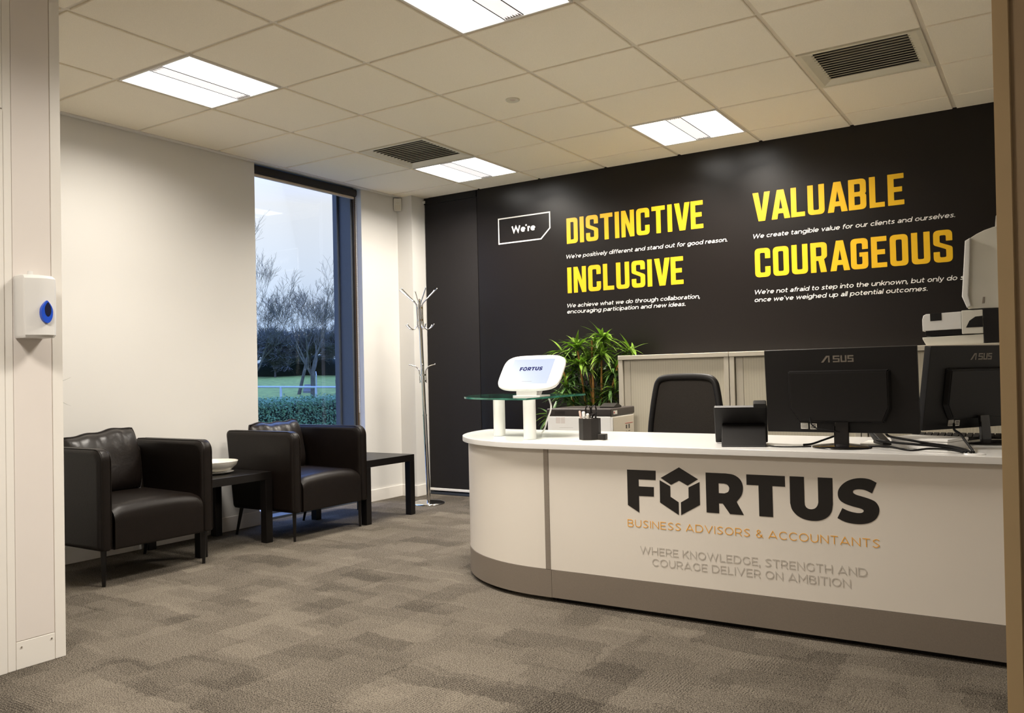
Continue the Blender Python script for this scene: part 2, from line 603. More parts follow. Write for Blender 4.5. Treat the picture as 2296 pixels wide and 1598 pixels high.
def glyph(ch, h):
    """centre lines of one geometric sans letter: (advance, strokes); h = half the stroke"""
    C = CAP
    o = lambda cx: ell(cx, .5, .54 - h, .5 - h, 0, 360)
    if ch == 'o': return 1.08, [o(.54)]
    if ch == 'c': return .98, [ell(.54, .5, .54 - h, .5 - h, 42, 318)]
    if ch == 'e': return 1.06, [ell(.54, .5, .54 - h, .5 - h, 0, 318), [(h, .49), (1.08 - h, .49)]]
    if ch == 'b': return 1.12, [[(h, 0), (h, 1.42)], o(.58)]
    if ch == 'd': return 1.12, [[(1.12 - h, 0), (1.12 - h, 1.42)], o(.54)]
    if ch == 'p': return 1.12, [[(h, -.38), (h, 1)], o(.58)]
    if ch == 'g': return 1.12, [[(1.12 - h, 1), (1.12 - h, .02)] + ell(.56, .02, .56 - h, .40 - h, 0, -140)[1:], o(.54)]
    if ch == 'a': return .94, [ell(.43, .30, .43 - h, .30 - h, 0, 360), [(.92 - h, 0), (.92 - h, .60)] + ell(.48, .60, .44 - h, .40 - h, 0, 145)[1:], [(.5, .60 - h), (.92 - h, .60 - h)]]
    if ch == 'f': return .60, [[(.24, 0), (.24, 1.12)] + ell(.56, 1.12, .32, .30 - h, 180, 75)[1:], [(.02, 1 - h), (.60, 1 - h)]]
    if ch in 'nhm':
        a = [[(h, 0), (h, 1.42 if ch == 'h' else 1)], ell(.52, .56, .52 - h, .44 - h, 180, 0) + [(1.04 - h, 0)]]
        if ch == 'm':
            a = [[(h, 0), (h, 1)], ell(.46, .58, .46 - h, .42 - h, 180, 0) + [(.92 - h, 0)], ell(1.32 - h, .58, .46 - h, .42 - h, 180, 0) + [(1.78 - 2 * h - .0, 0)]]
            return 1.74 - h, a
        return 1.04, a
    if ch == 'u': return 1.04, [[(1.04 - h, 0), (1.04 - h, 1)], ell(.52, .44, .52 - h, .44 - h, 0, -180) + [(h, 1)]]
    if ch == 'r': return .60, [[(h, 0), (h, 1)], ell(.58, .48, .58 - h, .52 - h, 180, 92)]
    if ch == 'i': return 2 * h, [[(h, 0), (h, 1)], [(h, 1.26), (h, 1.26 + 2.2 * h)]]
    if ch == 'l': return 2 * h, [[(h, 0), (h, 1.42)]]
    if ch == 'k': return .90, [[(h, 0), (h, 1.42)], [(h, .32), (.82, 1)], [(.36, .60), (.88, 0)]]
    if ch == 's': return .84, [curve2([(.76, .86 - h * .3), (.46, 1 - h), (.10 + h * .4, .75), (.44, .52), (.78 - h * .4, .25), (.40, h), (.04, .12 + h * .3)])]
    if ch == 't': return .66, [[(.24, 1.30), (.24, .28)] + ell(.52, .28, .28, .28 - h, 180, 290)[1:], [(.0, 1 - h), (.62, 1 - h)]]
    if ch == 'v': return .96, [[(h * .8, 1), (.48, h), (.96 - h * .8, 1)]]
    if ch == 'w': return 1.50, [[(h * .8, 1), (.39, h), (.75, 1 - h), (1.11, h), (1.50 - h * .8, 1)]]
    if ch == 'y': return .96, [[(h * .8, 1), (.50, .05)], [(.96 - h * .8, 1), (.44, -.20), (.30, -.36 + h), (.06, -.33 + h)]]
    if ch == "'": return .14 + h, [[(.10, 1.42), (.07, 1.08)]]
    if ch == '.': return 2.2 * h, [[(h * 1.1, 0), (h * 1.1, 2.2 * h)]]
    if ch == ',': return 2.4 * h, [[(h * 1.3, 2.2 * h), (h * .5, -.26)]]
    if ch == 'W': return 2.02, [[(h * .8, C), (.52, h), (1.01, C - h), (1.50, h), (2.02 - h * .8, C)]]
    if ch == 'A': return 1.42, [[(h * .8, 0), (.71, C - h), (1.42 - h * .8, 0)], [(.30, .36), (1.12, .36)]]
    if ch == 'V': return 1.38, [[(h * .8, C), (.69, h), (1.38 - h * .8, C)]]
    if ch == 'I': return 2 * h, [[(h, 0), (h, C)]]
    if ch == 'L': return .94, [[(h, C), (h, h), (.94, h)]]
    if ch == 'E': return 1.02, [[(1.0, C - h), (h, C - h), (h, h), (1.02, h)], [(h, C * .51), (.90, C * .51)]]
    if ch == 'T': return 1.10, [[(0, C - h), (1.10, C - h)], [(.55, 0), (.55, C - h)]]
    if ch == 'H': return 1.20, [[(h, 0), (h, C)], [(1.20 - h, 0), (1.20 - h, C)], [(h, C / 2), (1.20 - h, C / 2)]]
    if ch == 'N': return 1.22, [[(h, 0), (h, C - h), (1.22 - h, h), (1.22 - h, C)]]
    if ch == 'M': return 1.44, [[(h, 0), (h, C - h), (.72, .42), (1.44 - h, C - h), (1.44 - h, 0)]]
    if ch == 'O': return 1.44, [ell(.72, C / 2, .72 - h, C / 2 - h, 0, 360)]
    if ch == 'C': return 1.26, [ell(.72, C / 2, .72 - h, C / 2 - h, 45, 315)]
    if ch == 'G': return 1.34, [ell(.72, C / 2, .72 - h, C / 2 - h, 45, 325) + [(1.30 - h, C * .50)]]
    if ch == 'D': return 1.32, [[(h, h), (h, C - h), (.62, C - h)] + ell(.62, C / 2, .70 - h, C / 2 - h, 90, -90)[1:] + [(h, h)]]
    if ch == 'B': return 1.12, [[(h, h), (h, C - h), (.62, C - h)] + ell(.62, C * .745, .40 - h, C * .255 - h, 90, -90)[1:] + [(h, C * .51)], [(.60, C * .51)] + ell(.66, C * .265, .46 - h, C * .265 - h + .02, 90, -90) + [(h, h)]]
    if ch == 'R': return 1.12, [[(h, 0), (h, C - h), (.60, C - h)] + ell(.60, C * .675, .50 - h, C * .325 - h, 90, -90)[1:] + [(h, C * .35 + h)], [(.66, C * .38), (1.08, 0)]]
    if ch == 'U': return 1.18, [[(h, C)] + ell(.59, .54, .59 - h, .54 - h, 180, 360) + [(1.18 - h, C)]]
    if ch == 'K': return 1.14, [[(h, 0), (h, C)], [(h, .44), (1.06, C)], [(.42, .80), (1.12, 0)]]
    if ch == 'S': return 1.06, [curve2([(.98, C * .87), (.56, C - h), (.12 + h * .3, C * .75), (.52, C * .52), (.98 - h * .3, C * .26), (.54, h), (.05, C * .13)])]
    if ch == '&': return 1.24, [curve2([(1.20, .02), (.62, .62), (.28, 1.02), (.52, C - h), (.80, 1.06), (.56, .80), (.16, .42), (.44, h), (.86, .16), (1.08, .58)])]
    return .56, []


def ribbon(pts, h):
    """one stroke as a mitred ribbon: left side and right side"""
    P = [Vector((x, y)) for x, y in pts]
    closed = (P[0] - P[-1]).length < 1e-6
    if closed:
        P = P[:-1]
    N = len(P)
    Lf, Rt = [], []
    for i, p in enumerate(P):
        a = P[i - 1] if (i or closed) else None
        c = P[(i + 1) % N] if (i < N - 1 or closed) else None
        d1 = (p - a).normalized() if a is not None else (c - p).normalized()
        d2 = (c - p).normalized() if c is not None else d1
        n1, n2 = Vector((-d1.y, d1.x)), Vector((-d2.y, d2.x))
        m_ = n1 + n2
        m_ = m_.normalized() if m_.length > 1e-4 else n1
        k = h / max(.42, m_.dot(n1))
        Lf.append(p + m_ * k)
        Rt.append(p - m_ * k)
    return Lf, Rt, closed


def stroke_text(body, weight, spacing, shear, depth):
    h = weight / 2
    V, F = [], []
    x = 0
    for ch in body:
        adv, st = glyph(ch, h)
        for lv_, pts in enumerate(st):
            Lf, Rt, closed = ribbon(pts, h)
            dz = depth + .00012 * lv_          # strokes of a letter overlap, so each lies a hair higher
            n_ = len(Lf)
            b0 = len(V)
            for q in Lf + Rt:
                V.append((x + q.x + shear * q.y, q.y, dz))
            for q in Lf + Rt:
                V.append((x + q.x + shear * q.y, q.y, 0))
            for k in range(n_ if closed else n_ - 1):
                k2 = (k + 1) % n_
                F.append((b0 + k, b0 + n_ + k, b0 + n_ + k2, b0 + k2))
                o2 = b0 + 2 * n_
                F.append((b0 + k, b0 + k2, o2 + k2, o2 + k))
                F.append((b0 + n_ + k2, b0 + n_ + k, o2 + n_ + k, o2 + n_ + k2))
        x += adv + (spacing if ch != ' ' else 0)
    me = bpy.data.meshes.new('text')
    me.from_pydata(V, [], F)
    return me


def fit_text(body, x0, x1, zbase, cap, y, shear=0.0, weight=.17, spacing=.15, depth=0.0005):
    """a line set on a wall plane: width x0..x1, baseline zbase, capital height cap"""
    me = stroke_text(body, weight, spacing, shear, depth)
    a, b, _, _ = bounds(me)
    sx, sy = (x1 - x0) / (b - a), cap / CAP
    for v in me.vertices:
        v.co = (x0 + (v.co.x - a) * sx, zbase + v.co.y * sy, v.co.z)
    return to_wall(me, y)


def rounded(poly, n=5):
    out = []
    N = len(poly)
    for i, p in enumerate(poly):
        r = p[2] if len(p) > 2 else 0.012
        a, b, c = Vector(poly[i - 1][:2]), Vector(p[:2]), Vector(poly[(i + 1) % N][:2])
        d1, d2 = a - b, c - b
        r = min(r, d1.length * 0.49, d2.length * 0.49)
        q1, q2 = b + d1.normalized() * r, b + d2.normalized() * r
        for k in range(n + 1):
            t = k / n
            q = q1 * (1 - t) ** 2 + b * 2 * t * (1 - t) + q2 * t * t
            out.append((q.x, q.y))
    return out


s_, w_, Rr, ri, h_ = 0.168, 0.50, 0.15, 0.045, 0.155
GL = {
    'I': (s_, [[(0, 0), (s_, 0), (s_, 1), (0, 1)]]),
    'L': (0.42, [[(0, 0), (.42, 0), (.42, h_), (s_, h_), (s_, 1), (0, 1)]]),
    'E': (0.44, [[(0, 0), (.44, 0), (.44, h_), (s_, h_), (s_, .42), (.39, .42), (.39, .58), (s_, .58), (s_, .84), (.44, .84), (.44, 1), (0, 1)]]),
    'T': (w_, [[(w_ / 2 - s_ / 2, 0), (w_ / 2 + s_ / 2, 0), (w_ / 2 + s_ / 2, .84), (w_, .84), (w_, 1), (0, 1), (0, .84), (w_ / 2 - s_ / 2, .84)]]),
    'N': (.50, [[(0, 0), (.16, 0), (.16, .55), (.335, 0), (.50, 0), (.50, 1), (.34, 1), (.34, .45), (.165, 1), (0, 1)]]),
    'V': (.56, [[(0, 1), (.185, 1), (.28, .33), (.375, 1), (.56, 1), (.385, 0), (.175, 0)]]),
    'A': (.58, [[(0, 0), (.18, 0), (.21, .19), (.37, .19), (.40, 0), (.58, 0), (.395, 1), (.185, 1)], [(.237, .35), (.343, .35), (.29, .70)]]),
    'C': (w_, [[(w_, .64), (w_, 1, Rr), (0, 1, Rr), (0, 0, Rr), (w_, 0, Rr), (w_, .36), (w_ - s_, .36), (w_ - s_, h_, ri), (s_, h_, ri), (s_, .84, ri), (w_ - s_, .84, ri), (w_ - s_, .64)]]),
    'O': (w_, [[(w_, 1, Rr), (0, 1, Rr), (0, 0, Rr), (w_, 0, Rr)], [(w_ - s_, h_, ri), (s_, h_, ri), (s_, .84, ri), (w_ - s_, .84, ri)]]),
    'U': (w_, [[(0, 1), (0, 0, Rr), (w_, 0, Rr), (w_, 1), (w_ - s_, 1), (w_ - s_, h_, ri), (s_, h_, ri), (s_, 1)]]),
    'D': (.47, [[(0, 0), (.47, 0, Rr), (.47, 1, Rr), (0, 1)], [(s_, h_), (.47 - s_, h_, ri), (.47 - s_, .84, ri), (s_, .84)]]),
    'S': (w_, [[(w_, .66), (w_, 1, Rr), (0, 1, Rr), (0, .55, .06), (w_ - s_, .40, .03), (w_ - s_, h_, ri), (s_, h_, ri), (s_, .33), (0, .33), (0, 0, Rr), (w_, 0, Rr), (w_, .47, .06), (s_, .62, .03), (s_, .84, ri), (w_ - s_, .84, ri), (w_ - s_, .66)]]),
    'G': (w_, [[(w_, .64), (w_, 1, Rr), (0, 1, Rr), (0, 0, Rr), (w_, 0, Rr), (w_, .54), (.25, .54), (.25, .40), (w_ - s_, .40), (w_ - s_, h_, ri), (s_, h_, ri), (s_, .84, ri), (w_ - s_, .84, ri), (w_ - s_, .64)]]),
    'B': (w_, [[(0, 0), (w_, 0, Rr), (w_, .46, .06), (w_ - .035, .505, .01), (w_, .55, .06), (w_, 1, Rr), (0, 1)], [(s_, h_), (w_ - s_, h_, ri), (w_ - s_, .43, ri), (s_, .43)], [(s_, .58), (w_ - s_, .58, ri), (w_ - s_, .84, ri), (s_, .84)]]),
    'R': (w_, [[(0, 0), (s_, 0), (s_, .39), (.235, .39), (.30, 0), (.48, 0), (.405, .43), (w_, .51, .05), (w_, 1, Rr), (0, 1)], [(s_, .54), (w_ - s_, .54, ri), (w_ - s_, .84, ri), (s_, .84)]]),
}


def heading(word, x0, x1, z0, z1, y):
    x = 0
    cs = []
    for ch in word:
        a, con = GL[ch]
        for c in con:
            cs.append([(px + x, pz) for px, pz in rounded(c)])
        x += a + (0.088 if ch not in 'AV' else 0.03)
    x -= 0.088 if word[-1] not in 'AV' else 0.03
    me = contours_mesh(cs, 0.004)
    a, b, c, d = bounds(me)
    for v in me.vertices:
        v.co = (x0 + (v.co.x - a) / (b - a) * (x1 - x0), z0 + v.co.y * (z1 - z0), v.co.z * 0.25)
    return to_wall(me, y)


# ------------------------------------------------------------------ room shell
XW, YB, ZC = -0.765, 3.30, 2.62
YF = -0.77


def wallobj(name, bm, mat):
    return struct(obj(name, bm, mat, ang=0))


bm = nb(); box(bm, -1.05, 5.4, -4.6, 3.5, -0.10, 0.0)
wallobj('floor', bm, carpet)

# left wall with the tall window opening
WY0, WY1, WZ1 = 1.545, 2.66, 2.60
bm = nb()
box(bm, -1.05, XW, -0.87, WY0, 0, 2.9)
box(bm, -1.05, XW, WY1, 3.5, 0, 2.9)
box(bm, -1.05, XW, WY0, WY1, 2.752, 2.9)
box(bm, -0.795, XW, WY0, WY1, 2.618, 2.75)  # unseen board, added to keep sky light out of the ceiling void
wallobj('wall_left', bm, white_wall)
# boxed column in the far corner
bm = nb(); box(bm, XW - 0.01, -0.60, 3.12, 3.36, 0, 2.70)
wallobj('trim_1', bm, white_wall)
# back wall, black
bm = nb()
box(bm, -0.03, 5.4, YB, 3.5, 0, 2.75)
box(bm, -0.62, -0.02, 3.36, 3.5, 0, 2.75)
wallobj('wall_back', bm, black_wall)
# right and front closing walls
bm = nb(); box(bm, 5.0, 5.2, YF + 0.1, 3.31, 0, 2.75)
wallobj('wall_right', bm, white_wall)
bm = nb(); box(bm, XW - 0.2, 0.76, -0.97, -0.87, 0, 2.75)
wallobj('wall_front', bm, white_wall)
# partition whose end stands in the left edge of the view
PX = 0.855
bm = nb()
box(bm, 0.755, PX - 0.003, -4.5, YF - 0.001, 0, 2.75)
wallobj('wall_partition', bm, groove_m)
bm = nb()
box(bm, PX - 0.02, PX, -0.8100, YF, 0.0, 2.75, 0.0015)
wallobj('trim_2', bm, white_trim)
bm = nb()
box(bm, PX - 0.02, PX, -0.9535, -0.8125, 0.1015, 2.75, 0.0015)
wallobj('trim_3', bm, pillar_m)
bm = nb()
box(bm, PX - 0.02, PX + 0.001, -0.9535, -0.8125, 0.0, 0.1, 0.0015)
o = wallobj('trim_4', bm, white_trim)
bm = nb()
for yy, zz in ((-0.936, 0.080), (-0.826, 0.082)):
    cyl(bm, (PX - 0.002, yy, zz), (PX + 0.004, yy, zz), 0.004, 0.003, 10)
struct(obj('screw', bm, chrome, o))
# door frame strip beyond the panel, with its door
bm = nb()
box(bm, PX - 0.02, PX + 0.004, -0.986, -0.956, 0, 2.75, 0.002)
box(bm, PX - 0.02, PX + 0.004, -2.05, -0.9865, 2.055, 2.75, 0.002)
wallobj('trim_5', bm, white_trim)
bm = nb()
box(bm, PX - 0.02, PX + 0.010, -1.030, -0.9875, 0, 2.05, 0.003)
box(bm, PX - 0.02, PX + 0.010, -2.02, -1.031, 2.008, 2.05, 0.003)
wallobj('trim_6', bm, white_trim)
bm = nb(); box(bm, PX - 0.03, PX - 0.002, -1.98, -1.033, 0.005, 2.005, 0.002)
d1 = struct(obj('door_1', bm, pillar_m))
bm = nb(); tube(bm, smooth_pts([(PX, -1.10, 1.0), (PX + 0.05, -1.10, 1.0), (PX + 0.055, -1.13, 1.0), (PX + 0.055, -1.22, 1.0)]), 0.009, 10)
obj('door_handle', bm, chrome, d1)

# wall end on the right edge of the view (it leans a touch, as the photo shows)
bm = nb()
jx = lambda z: 3.9735 + 0.0105 * z
for (a, b, y0, y1) in ((0.0, 0.0275, YF - 0.006, YF + 0.09),):
    vs = []
    for z in (0, 2.75):
        x = jx(z)
        vs.append([bm.verts.new(p) for p in ((x + a, y0, z), (x + b, y0, z), (x + b, y1, z), (x + a, y1, z))])
    A, B = vs
    fs = [bm.faces.new(A[::-1]), bm.faces.new(B)] + [bm.faces.new((A[k], A[(k + 1) % 4], B[(k + 1) % 4], B[k])) for k in range(4)]
    bmesh.ops.recalc_face_normals(bm, faces=fs)
    es = [e for e in bm.edges if abs(e.verts[0].co.z - e.verts[1].co.z) > 1]
    bmesh.ops.bevel(bm, geom=es, offset=0.002, segments=2, affect='EDGES')
wallobj('trim_7', bm, tan_jamb)
bm = nb()
vs = []
for z in (0, 2.75):
    x = jx(z) + 0.0277
    vs.append([bm.verts.new(p) for p in ((x, YF, z), (5.4, YF, z), (5.4, YF + 0.1, z), (x, YF + 0.1, z))])
A, B = vs
fs = [bm.faces.new(A[::-1]), bm.faces.new(B)] + [bm.faces.new((A[k], A[(k + 1) % 4], B[(k + 1) % 4], B[k])) for k in range(4)]
bmesh.ops.recalc_face_normals(bm, faces=fs)
wallobj('wall_opening', bm, tan_jamb2)
# corridor walls behind the camera
bm = nb()
box(bm, 0.5, 5.4, -4.6, -4.5, 0, 2.75)
box(bm, 5.3, 5.4, -4.5, YF, 0, 2.75)
wallobj('wall_rear', bm, white_wall)

# skirting boards
bm = nb()
for a, b in ((-0.87, WY0 - 0.002), (WY1 + 0.002, 3.119)):
    box(bm, XW, XW + 0.013, a, b, 0, 0.098, 0.002)
wallobj('baseboard_left', bm, white_trim)
bm = nb()
box(bm, XW + 0.014, -0.587, 3.107, 3.119, 0, 0.098, 0.002)
box(bm, -0.599, -0.587, 3.1195, 3.27, 0, 0.098, 0.002)
wallobj('baseboard_column', bm, white_trim)

# ceiling: lay-in tiles with a recessed bar grid
LIGHTS = [(0, 0), (0, 3), (4, 0), (4, 3), (-4, 3)]
VENTS = [(3, 0), (3, 5)]
bm = nb()
for i in range(-7, 6):
    for j in range(-1, 9):
        if (i, j) in LIGHTS or (i, j) in VENTS:
            continue
        x0, x1, y0, y1 = j * .6, j * .6 + .6, i * .6, i * .6 + .6
        g = 0.011
        x0 += g; x1 -= g; y0 += g; y1 -= g
        if j == -1:
            x0 = -0.715
        if i == 5:
            y1 = YB - 0.003
        box(bm, x0, x1, y0, y1, ZC, ZC + 0.02, 0.003, 1)
ceil = struct(obj('ceiling', bm, tile_m, ang=0))
bm = nb()
box(bm, -1.0, 5.4, -4.6, 3.5, ZC + 0.16, ZC + 0.20)
struct(obj('ceiling_slab', bm, tbar_m, ceil, ang=0))
bm = nb()
for j in range(-1, 10):
    x = j * .6 if j >= 0 else -0.72
    box(bm, x - 0.012, x + 0.012, -4.5, YB - 0.002, ZC + 0.008, ZC + 0.016)
for i in range(-7, 6):
    box(bm, -0.72, 5.4, i * .6 - 0.012, i * .6 + 0.012, ZC + 0.0085, ZC + 0.0155)
struct(obj('ceiling_grid', bm, tbar_m, ceil, ang=0))
bm = nb()
box(bm, XW + 0.001, -0.722, -0.87, 3.118, ZC - 0.004, ZC + 0.03, 0.002)
struct(obj('trim_8', bm, white_trim, ang=0))

# ------------------------------------------------------------------ ceiling lights


def make_light(label):
    t = thing('ceiling_light', label, 'ceiling light', (0, 0, 0), 0, 'square fluorescent ceiling lights')
    bm = nb()
    for a, b, c, d in ((-.29, .29, -.29, -.279), (-.29, .29, .279, .29), (-.29, -.279, -.279, .279), (.279, .29, -.279, .279)):
        box(bm, a, b, c, d, -0.002, 0.03, 0.001, 1)
    obj('frame', bm, white_trim, t, ang=0)
    for s in (-1, 1):
        bm = nb()
        a, b = (-.277, -.052) if s < 0 else (.052, .277)
        box(bm, a, b, -.278, .278, 0.004, 0.012)
        obj('diffuser', bm, panel_m, t, ang=0)
    bm = nb(); box(bm, -.0465, .0465, -.278, .278, 0.003, 0.010)
    c = obj('center_strip', bm, strip_m, t, ang=0)
    for s in (-1, 1):
        bm = nb()
        for k in range(6):
            x = -0.035 + k * 0.014
            prism(bm, [(x - .007, s * .277), (x + .007, s * .277), (x, s * (.255 - .006 * (k % 2)))], 'z', 0.0022, 0.0029)
        obj('end_serration', bm, desk_strip, c, ang=0)
        bm = nb()
        box(bm, s * .0493 - .0026, s * .0493 + .0026, -.278, .278, 0.0015, 0.0105)
        obj('gap', bm, vent_dark, t, ang=0)
    return t


def add_lamp(t, share):
    for s in (-1, 1):                 # one lamp per reflector, each throwing a little outwards
        ld = bpy.data.lights.new('panel_lamp', 'AREA')
        ld.shape = 'RECTANGLE'
        ld.size, ld.size_y = 0.20, 0.54
        ld.energy = LAMP_W * share
        ld.color = LAMP_C
        ld.spread = LAMP_SPREAD
        lo = bpy.data.objects.new('panel_lamp', ld)
        COL.objects.link(lo)
        lo.parent = t
        lo.location = (s * .165, 0, -0.045)
        lo.rotation_euler = (0, -s * LAMP_TILT, 0)


LL = ['lit square ceiling light above the left armchair, near the left wall',
      'lit square ceiling light cut off by the top edge of the picture',
      'lit square ceiling light beside the air vent, nearest to the window',
      'lit square ceiling light closest to the black wall, above the yellow words',
      'lit square ceiling light over the entrance behind the viewer']
proto = make_light(LL[0])
for k, (i, j) in enumerate(LIGHTS):
    o = proto if k == 0 else copy_tree(proto)
    o.location = (j * .6 + .3, i * .6 + .3, ZC)
    o['label'] = LL[k]
    add_lamp(o, (1, 1, .68, 1, 1)[k])          # the one by the window is dimmed so its wall stays less bright

# ------------------------------------------------------------------ air vents


def make_vent(label):
    t = thing('air_vent', label, 'vent', (0, 0, 0), 0, 'square slatted ceiling vents')
    bm = nb()
    o_, i_ = 0.289, 0.222
    zo, zi = -0.001, 0.016
    ring = lambda r, z: [bm.verts.new(p) for p in ((-r, -r, z), (r, -r, z), (r, r, z), (-r, r, z))]
    r0, r1, r2, r3 = ring(o_, 0.03), ring(o_, zo), ring(o_ - 0.022, zo), ring(i_, zi)
    for A, B in ((r0, r1), (r1, r2), (r2, r3)):
        for k in range(4):
            bm.faces.new((A[k], A[(k + 1) % 4], B[(k + 1) % 4], B[k]))
    bmesh.ops.recalc_face_normals(bm, faces=bm.faces)
    obj('frame', bm, vent_m, t, ang=0)
    bm = nb()
    box(bm, -i_ - .004, i_ + .004, -i_ - .004, i_ + .004, 0.085, 0.09)
    for s in (-1, 1):
        a, b = sorted((s * (i_ + .0005), s * (i_ + .004)))
        box(bm, a, b, -i_ - .004, i_ + .004, .0165, .085)
        box(bm, -i_, i_, a, b, .0165, .085)
    obj('backing', bm, vent_dark, t, ang=0)
    for k in range(12):
        y = -i_ + (k + 0.5) * 2 * i_ / 12
        bm = nb()
        prism(bm, [(y - 0.0015, 0.010), (y + .0015, 0.010), (y + 0.0025, 0.0145), (y - 0.0005, 0.0145)], 'x', -i_ - .010, i_ + .010)
        obj('slat', bm, vent_m, t, ang=0)
    return t


v = make_vent('slatted square air vent in ceiling next to the light by the window')
v.location = (.3, 3 * .6 + .3, ZC)
v2 = copy_tree(v)
v2.location = (5 * .6 + .3, 3 * .6 + .3, ZC)
v2['label'] = 'slatted square air vent in ceiling at upper right of the picture'

t = thing('ceiling_sensor', 'small round recessed sensor in a ceiling tile', 'sensor', (1.495, 1.505, ZC))
bm = nb(); lathe(bm, [(0.018, -0.003), (0.036, -0.009), (0.040, -0.006), (0.041, 0.001)], n=32)
obj('rim', bm, vent_m, t)
bm = nb(); lathe(bm, [(0, -0.004), (0.010, -0.006), (0.018, -0.002), (0.018, 0.001)], n=24)
obj('sensor_eye', bm, groove_m, t)

# ------------------------------------------------------------------ window in the left wall
win = struct(obj('window_1', (lambda b: (box(b, -1.05, -0.85, 2.62, 2.70, 0, 2.75, 0.003), box(b, -1.05, -0.85, 1.46, 1.548, 0, 2.75, 0.003),
                                         box(b, -1.05, -0.85, 1.55, 2.618, -0.02, 0.018, 0.003), box(b, -1.05, -0.88, 1.55, 2.618, 2.665, 2.75, 0.003), b)[-1])(nb()), frame_m, ang=0))
bm = nb()
box(bm, -1.035, -0.985, 2.598, 2.6195, 0.0185, 2.664, 0.002)
box(bm, -1.035, -0.985, 1.549, 1.565, 0.0185, 2.664, 0.002)
box(bm, -1.035, -0.985, 1.566, 2.597, 0.0185, 0.034, 0.002)
box(bm, -1.035, -0.985, 1.566, 2.597, 2.630, 2.664, 0.002)
struct(obj('glazing_bead', bm, frame_m, win, ang=0))
bm = nb(); box(bm, -1.012, -1.006, 1.562, 2.600, 0.030, 2.634)
struct(obj('window_pane', bm, pane_m, win, ang=0))
bm = nb(); box(bm, -0.849, -0.826, 2.640, 2.659, 0.0, 2.617, 0.002)
struct(obj('bronze_strip', bm, bronze, win, ang=0))

t = thing('roller_blind', 'dark roller blind rolled up at the head of the tall window', 'blind', (-0.80, 2.08, 2.60))
bm = nb()
prism(bm, [(-.838, 2.604), (-.772, 2.604), (-.766, 2.594), (-.766, 2.560), (-.776, 2.548), (-.838, 2.548)], 'y', 1.549, 2.615, 0.003)
obj('cassette', bm, blk_soft, t, True)
bm = nb(); box(bm, -.812, -.790, 1.56, 2.605, 2.528, 2.5475, 0.003)
obj('bottom_bar', bm, groove_m, t, True)
bm = nb()
for y in (2.630, 2.638):
    for k in range(113):
        z = 2.545 - k * 0.016
        bmesh.ops.create_icosphere(bm, subdivisions=1, radius=0.0028, matrix=Matrix.Translation((-.80, y, z)))
tube(bm, [(-.80, 2.630, 2.55), (-.80, 2.630, .75)], 0.0008, 5)
tube(bm, [(-.80, 2.638, 2.55), (-.80, 2.638, .75)], 0.0008, 5)
obj('bead_chain', bm, wplastic, t, True)

# black blind beside the corner
t = thing('blackout_blind', 'full height black roller blind at the left end of the black wall', 'blind', (-0.31, 3.29, 0))
bm = nb(); box(bm, -.590, -.0306, 3.2955, 3.2990, 0.058, 2.56)
obj('blind_fabric', bm, blind_m, t, True)
bm = nb(); box(bm, -.592, -.032, 3.288, 3.302, 0.036, 0.0575, 0.003)
obj('bottom_bar', bm, letter_white, t, True)
bm = nb(); box(bm, -.597, -.0306, 3.288, 3.35, 2.561, 2.615, 0.004)
obj('cassette', bm, blk, t, True)
bm = nb(); cyl(bm, (-.5995, 3.282, 2.583), (-.580, 3.282, 2.583), 0.013, 0.013, 16)
obj('end_cap', bm, wplastic, t, True)
bm = nb()
box(bm, -.599, -.031, 3.345, 3.358, 0, 0.05, 0.002)
box(bm, -.599, -.031, 3.305, 3.345, 0.0, 0.022, 0.002)
struct(obj('window_2', bm, frame_m, ang=0))

# ------------------------------------------------------------------ things on the walls
t = thing('motion_sensor', 'small beige motion detector high in the corner beside the window', 'motion detector', (-0.74, 3.10, 2.55))
bm = nb(); prism(bm, [(-.03, -.055), (.03, -.055), (.034, -.03), (.034, .05), (.028, .055), (-.028, .055), (-.034, .05), (-.034, -.03)], 'y', -0.022, 0.018, 0.005)
xf(bm, Matrix.Rotation(R(38), 4, 'Z'))
obj('case', bm, offwhite, t)
bm = nb(); prism(bm, [(-.024, -.05), (.024, -.05), (.024, -.005), (-.024, -.005)], 'y', -0.026, -0.020, 0.003)
xf(bm, Matrix.Rotation(R(38), 4, 'Z'))
obj('lens', bm, lens_m, t)
bm = nb(); box(bm, -.014, .014, -.0235, -.0205, .012, .017, 0)
xf(bm, Matrix.Rotation(R(38), 4, 'Z'))
obj('slot', bm, groove_m, t)

t = thing('towel_dispenser', 'white wall dispenser with a blue teardrop window on the left partition', 'dispenser', (PX + 0.001, -0.893, 1.33))
bm = nb()
# plan section of the box, bulging towards the front
sec = [(0, -.058), (.064, -.060), (.076, -.057), (.098, -.022), (.108, .006), (.104, .036), (.090, .050), (.045, .054), (0, .052)]
levels = [(-.118, .90, .90), (-.108, .99, .97), (-.02, 1.0, 1.0), (.07, 1.0, 1.0), (.100, .97, .99), (.112, .80, .94), (.116, .55, .85)]
rings = [[bm.verts.new((x * fx, y * fy, z)) for x, y in sec] for z, fx, fy in levels]
for A, B in zip(rings, rings[1:]):
    for k in range(len(sec)):
        bm.faces.new((A[k], A[(k + 1) % len(sec)], B[(k + 1) % len(sec)], B[k]))
bm.faces.new(rings[0][::-1]); bm.faces.new(rings[-1])
bmesh.ops.recalc_face_normals(bm, faces=bm.faces)
obj('cover', bm, wplastic, t, ang=28)


def teardrop(sc, n=28):
    out = []
    for k in range(n):
        a = 2 * pi * k / n
        y = sin(a) * (0.0215 if cos(a) < 0 else 0.0215 * (1 - 0.55 * cos(a) ** 2))
        z = cos(a) * 0.040 - (.004 if cos(a) < 0 else 0)
        out.append((y * sc, z * sc))
    return out


